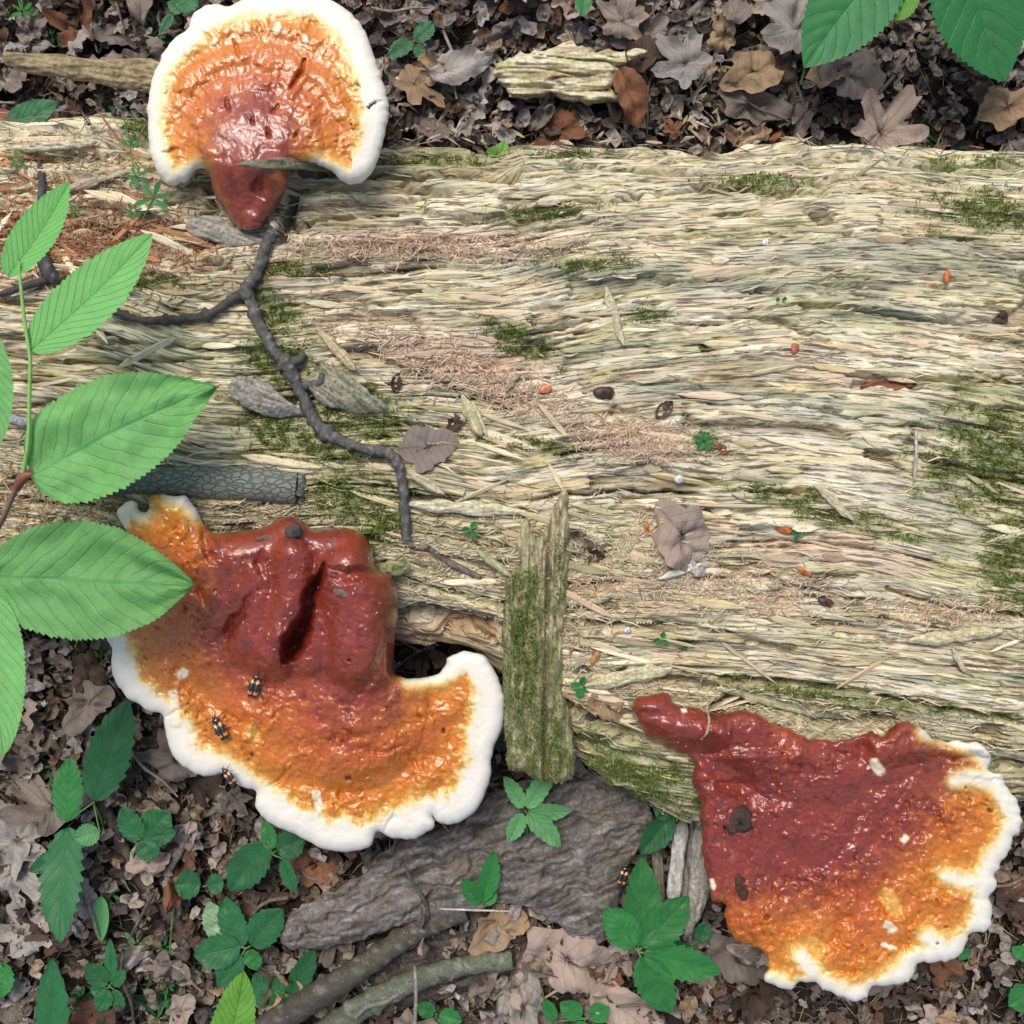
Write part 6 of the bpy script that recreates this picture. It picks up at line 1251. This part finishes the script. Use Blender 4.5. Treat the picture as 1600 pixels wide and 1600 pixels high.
# fragments: joined
parts = []; fpal = np.array([(0.19, 0.155, 0.13), (0.28, 0.25, 0.235), (0.22, 0.165, 0.115), (0.075, 0.06, 0.05), (0.13, 0.08, 0.055), (0.30, 0.255, 0.21), (0.12, 0.10, 0.088)])
pa, pb = ground_pts(r7, 5000, 6), ground_pts(r7, 5200, 6, 620); px, py = np.r_[pa[0], pb[0]], np.r_[pa[1], pb[1]]; n = len(px); zf = -312 + r7.uniform(0, 44, n); fx, fy, _ = toW(px, py, zf)
base = polar_leaf(790, torn=True)
for vi in range(5):
    Vb, Fb, _ = polar_leaf(790 + vi, torn=True); na = 36
    sel = np.r_[0:na * 6].reshape(6, na)[[0, 2, 3, 5]][:, ::3]; Vb = Vb[sel.ravel()]; na2 = sel.shape[1]; Fq = gridF(4, na2, True)
    idx = np.arange(n)[vi::5]; k = len(idx); a = r7.uniform(0, 6.28, (3, k)); 
    s = r7.uniform(14, 54, k)[:, None, None]
    Rz = np.zeros((k, 3, 3)); ca, sa = np.cos(a[0]), np.sin(a[0]); Rz[:, 0, 0] = ca; Rz[:, 0, 1] = -sa; Rz[:, 1, 0] = sa; Rz[:, 1, 1] = ca; Rz[:, 2, 2] = 1
    t = r7.normal(0, .45, k); Rx = np.zeros((k, 3, 3)); Rx[:, 0, 0] = 1; Rx[:, 1, 1] = np.cos(t); Rx[:, 1, 2] = -np.sin(t); Rx[:, 2, 1] = np.sin(t); Rx[:, 2, 2] = np.cos(t)
    V = np.einsum('kij,vj->kvi', Rz @ Rx, Vb * np.array([1, .8, 1.6])) * s + np.stack([fx[idx], fy[idx], zf[idx]], -1)[:, None]
    F = (Fq[None] + (np.arange(k) * len(Vb))[:, None, None]).reshape(-1, 4)
    c = np.repeat(fpal[r7.integers(0, 7, k)] * r7.uniform(.6, 1.25, (k, 1)), len(Vb), 0); parts.append((V.reshape(-1, 3), F, c))
def gp(r, n): return ground_pts(r, n, 2)
parts.append(scatter_strips(5200, gp, (14, 80), (1.0, 3.2), [(0.26, 0.21, 0.15), (0.36, 0.31, 0.23), (0.12, 0.09, 0.07), (0.20, 0.13, 0.08), (0.08, 0.06, 0.05)], ra, .12, 900, zoff=16, onlogonly=False))
parts.append(scatter_strips(320, lambda r, n: (r.uniform(600, 1250, n), r.uniform(100, 235, n)), (20, 55), (4, 10), [(0.30, 0.25, 0.17), (0.36, 0.28, 0.19), (0.42, 0.36, 0.26)], ra, .3, 901, zoff=34, onlogonly=False))
V, F, Cc = join(parts)
M_frag = matV('litter_fragment', 0.85, 300, 0.4, 0.0006, 500, spec=.2)
tag(obj('leaf_litter', V, F, M_frag, origin=(0, 0, -310), col=np.clip(Cc, .01, .7)), kind='stuff')
# random thin twigs on the litter
tx, ty = ground_pts(r7, 46)
for i, (px, py) in enumerate(zip(tx, ty)):
    a = r7.uniform(0, 3.14); l = r7.uniform(40, 130); b = r7.uniform(-.2, .2) * l; r0 = r7.uniform(1.3, 4.0)
    dx, dy = math.cos(a) * l / 2, math.sin(a) * l / 2; z = -300 + r7.uniform(28, 55)
    c = [(0.07, 0.055, 0.045), (0.14, 0.11, 0.09), (0.22, 0.18, 0.14)][i % 3]; cn = ['dark', 'brown', 'greyish'][i % 3]
    w, w2 = where(px, py); an = 'level' if abs(math.sin(a)) < .35 else 'upright' if abs(math.cos(a)) < .35 else 'slanting'
    lb = f'{"long" if l > 85 else "short"} {"thin" if r0 < 2.6 else "stout"} {cn} {an} twig in the litter {w}'
    if lb in used_labels: lb = f'bent {cn} {an} twig {w}, towards {w2[4:]}'
    used_labels[lb] = 1
    stick('litter_twig', lb, 'twig', [(px - dx, py - dy, z, r0), (px - dx * .3 - dy * b / l, py - dy * .3 + dx * b / l, z + 6, r0), (px + dx * .4, py + dy * .4, z + 2, r0 * .8), (px + dx, py + dy, z - 3, r0 * .5)], c, seg=6, n=4, seed=100 + i, group='thin twigs in the litter')

# ------------------------------------------------------------------ small lumps: seeds, flakes, crumbs
def lump(name, label, cat, px, py, L, W_, H, ang, col, z=None, mat=None, seed=0, rough_=.15):
    zz = z if z is not None else float(zray(px, py, zat)); nu, nv_ = 12, 7
    u = np.linspace(0, 2 * np.pi, nu, endpoint=False); v = np.linspace(.06, np.pi - .06, nv_)
    X = np.cos(u)[None] * np.sin(v)[:, None]; Y = np.sin(u)[None] * np.sin(v)[:, None]; Z = np.cos(v)[:, None] + 0 * u[None]
    q = 1 + rough_ * fbm(X * 2 + seed, Y * 2 + Z, 3, seed % 50) * 2
    P = np.stack([X * q * L, Y * q * W_, Z * q * H], -1).reshape(-1, 3); c, s = math.cos(ang), math.sin(ang)
    P = np.stack([P[:, 0] * c - P[:, 1] * s, P[:, 0] * s + P[:, 1] * c, P[:, 2]], -1) + W3(px, py, zz + H * .6)
    F = [list(map(int, f)) for f in gridF(nv_, nu, True)] + [list(range(nu))[::-1], list(range((nv_ - 1) * nu, nv_ * nu))]
    F = [f[::-1] for f in F]
    o = obj(name, P, F, mat or M_glossy, col=np.array(col)); tag(o, label, cat); return o
M_glossy = matV('seed_coat', 0.4, 600, 0.3, 0.0003, spec=.4)
ORC = (0.45, 0.14, 0.03)
lump('bud_scale', 'small orange flake on the grey wood near the right edge of the log', 'flake', 1480, 433, 10, 5, 3, 1.5, ORC)
lump('bud_scale', 'reddish flake in the yellow wood in the upper right of the log', 'flake', 1242, 545, 9, 6, 3, 1.4, (0.35, 0.10, 0.05))
lump('bud_scale', 'bright orange flake left of the skeleton leaf, upper one', 'flake', 1011, 826, 9, 4, 3, -1.4, ORC)
lump('bud_scale', 'bright orange flake left of the skeleton leaf, lower one', 'flake', 1023, 840, 9, 4, 3, -1.3, ORC)
lump('bud_scale', 'orange-brown flake touching the tiny seedling on the right of the log', 'flake', 1224, 828, 15, 6, 4, -.3, ORC)
lump('bud_scale', 'narrow orange flake below the tiny seedling on the right of the log', 'flake', 1256, 893, 15, 4, 3, -.5, ORC)
lump('seed', 'dark brown flat seed below the orange flake on the right of the log', 'seed', 1290, 941, 13, 7, 4, -.3, (0.08, 0.03, 0.03))
lump('seed', 'dark oval seed lying in the pale middle of the log', 'seed', 943, 614, 17, 10, 5, .0, (0.05, 0.025, 0.02))
lump('bud_scale', 'orange flake in the pink debris in the middle of the log', 'flake', 852, 608, 10, 7, 3, .3, (0.55, 0.20, 0.08))
lump('bud_scale', 'tawny flake beside the lower log edge right of the mossy slab', 'flake', 931, 1026, 15, 6, 3, 1.0, (0.36, 0.17, 0.06))
lump('pebble', 'small whitish pebble on the log above the skeleton leaf', 'pebble', 1061, 749, 8, 7, 5, .3, (0.55, 0.56, 0.56))
lump('pebble', 'tiny white crumb in the upper right grey wood', 'crumb', 1196, 379, 6, 5, 3, .3, (0.68, 0.70, 0.75))
lump('pebble', 'tiny pearly crumb near the pair of tiny seedlings', 'crumb', 980, 985, 6, 5, 3, .3, (0.55, 0.55, 0.58))
lump('bark_flake', 'angular dark bark flake stuck on the lower right fungus', 'flake', 1155, 1283, 24, 21, 5, .5, (0.055, 0.035, 0.025), z=zf3(1155, 1283) - 2, mat=M_bark, seed=3, rough_=.3)
lump('spindle_seed', 'dark pointed seed lying on the lower right fungus below the bark flake', 'seed', 1158, 1386, 23, 9, 4, -1.3, (0.07, 0.03, 0.02), z=zf3(1158, 1386) - 1, mat=M_bark, rough_=.05)
lump('bark_flake', 'small grey flake on the right stem of the large fungus', 'flake', 533, 927, 13, 6, 3, -.3, (0.17, 0.13, 0.10), z=zf2(533, 927), mat=M_bark)
lump('bark_flake', 'dark lump on the crown of the large fungus where its stems meet', 'lump', 459, 832, 13, 12, 7, .5, (0.07, 0.06, 0.055), z=zf2(459, 832), mat=M_bark, rough_=.3)
lump('bark_flake', 'slim dark flake on the upper left stem of the large fungus', 'flake', 412, 841, 15, 4, 2, .2, (0.16, 0.10, 0.09), z=zf2(412, 841), mat=M_bark)
stick('dry_grass_bit', 'curved dry grass bit on the neck of the lower right fungus', 'stalk', [(1104, 1104, zf3(1104, 1115) + 8, 1.6), (1108, 1128, zf3(1108, 1128) + 2, 2), (1104, 1146, zf3(1104, 1146) + 2, 2), (1096, 1155, zf3(1096, 1155) + 2, 1.4)], (0.36, 0.27, 0.18), seed=61, knot=0)
r8 = np.random.default_rng(8)
for k, (zf_, x0, x1, y0, y1, lbl) in enumerate([(zf2, 330, 600, 850, 1000, 'large fungus'), (zf3, 1010, 1250, 1120, 1300, 'lower right fungus')]):
    pp = []
    for i in range(46):
        x, y = r8.uniform(x0, x1), r8.uniform(y0, y1); z = zf_(x, y) + .8; c = W3(x, y, z); s = r8.uniform(.9, 2.3); a = r8.uniform(0, 6)
        Vv = np.array([[-1, -.5, 0], [1, -.4, 0], [.8, .5, .2], [-.9, .4, 0], [0, 0, .8]]) * s; Rm = np.array([[math.cos(a), -math.sin(a), 0], [math.sin(a), math.cos(a), 0], [0, 0, 1]])
        pp.append((Vv @ Rm.T + c, np.array([[0, 1, 4, 4], [1, 2, 4, 4], [2, 3, 4, 4], [3, 0, 4, 4]])[:, :3], np.array((0.55, 0.45, 0.33))))
    V, F, Cc = join(pp); tag(obj('wood_crumbs', V, F, M_chip, (f2, f3)[k], col=Cc, smooth=False), kind='stuff')

# ------------------------------------------------------------------ beetles
def mat_shell():
    m = matV('beetle_shell', 0.18, 300, 0.1, 0, coat=.8, spec=.6, coat_rough=.08); return m
M_btl = mat_shell()
def ell(c, rad, ang, nu=16, nv_=9, colf=None, half=False):
    u = np.linspace(0, 2 * np.pi, nu, endpoint=False); v = np.linspace(.05, np.pi - .05, nv_)
    X = np.cos(v)[:, None] + 0 * u[None]; Y = np.cos(u)[None] * np.sin(v)[:, None]; Z = np.sin(u)[None] * np.sin(v)[:, None]
    U = np.stack([X, Y, Z], -1).reshape(-1, 3); P = U * np.array(rad) + np.array(c)
    return P, gridF(nv_, nu, True), U
def beetle(label, px, py, head_ang, L, z, tilt=0.0):
    """head_ang: direction of the head in the picture, radians, 0 = right, counter-clockwise"""
    z = z + 4; org = W3(px, py, z); r_ = empty('beetle', org, label, 'beetle', 'black and orange fungus beetles')
    c, s = math.cos(head_ang), math.sin(head_ang); Rm = np.array([[c, -s, 0], [s, c, 0], [0, 0, 1]]) * L
    def add(nm, P, F, col): obj(nm, (P @ Rm.T) + org, F, M_btl, r_, col=col)
    blk = np.array((0.012, 0.012, 0.014)); orr = np.array((0.62, 0.22, 0.03))
    for sd in (-1, 1):       # two wing cases with jagged orange bands
        P, F, U = ell((-.14, .085 * sd, .15), (.34, .115, .12), 0, 22, 25)
        k = (((P[:, 0] > .03) & (P[:, 0] < .15) & (np.abs(P[:, 1]) > .03 + .05 * np.sin(P[:, 0] * 70))) | ((P[:, 0] > -.37) & (P[:, 0] < -.26 + .03 * np.sin(P[:, 1] * 60)) & (np.abs(P[:, 1]) > .02)))
        add('wing_case', P, F, np.where(k[:, None], orr, blk))
    P, F, U = ell((.24, 0, .14), (.12, .15, .10), 0); add('pronotum', P, F, blk)
    P, F, U = ell((.38, 0, .12), (.075, .075, .06), 0, 12, 7); add('head', P, F, blk)
    P, F, U = ell((-.08, 0, .10), (.40, .17, .08), 0); add('abdomen', P, F, blk)
    def leg(nm, a, b_, cc, r):
        pts = np.array([a, b_, cc]); V = []
        for i, p in enumerate(pts):
            for q in range(5): V.append(p + np.array([math.cos(q * 1.2566), 0.0, math.sin(q * 1.2566)]) * r * (1, .8, .4)[i])
        V = np.array(V); F = gridF(3, 5, True); add(nm, V, F, blk)
    for sd in (-1, 1):
        for x0, dx in ((.26, .12), (.08, -.02), (-.06, -.16)):
            leg('leg', (x0, .10 * sd, .10), (x0 + dx * .5, .25 * sd, .16), (x0 + dx, .36 * sd, 0), .02)
        leg('antenna', (.42, .03 * sd, .13), (.50, .09 * sd, .16), (.56, .12 * sd, .14), .011)
beetle('black and orange beetle on the red centre of the large fungus, highest of three there', 400, 1068, math.radians(76), 46, zf2(400, 1068) - 1)
beetle('black and orange beetle on the orange crust of the large fungus at left', 344, 1135, math.radians(118), 46, zf2(344, 1135) - 1)
beetle('black and orange beetle hanging on the white rim of the large fungus', 358, 1211, math.radians(128), 36, zf2(362, 1204) + 1)
beetle('black and orange beetle on grey bark beside the five-leaflet creeper', 974, 1365, math.radians(74), 42, -206)
beetle('small dark beetle on a pale splinter at the upper left', 136, 188, math.radians(120), 22, float(zray(136, 188)) + 26)

for o in bpy.data.objects:
    if '_u' in o.keys(): del o['_u']
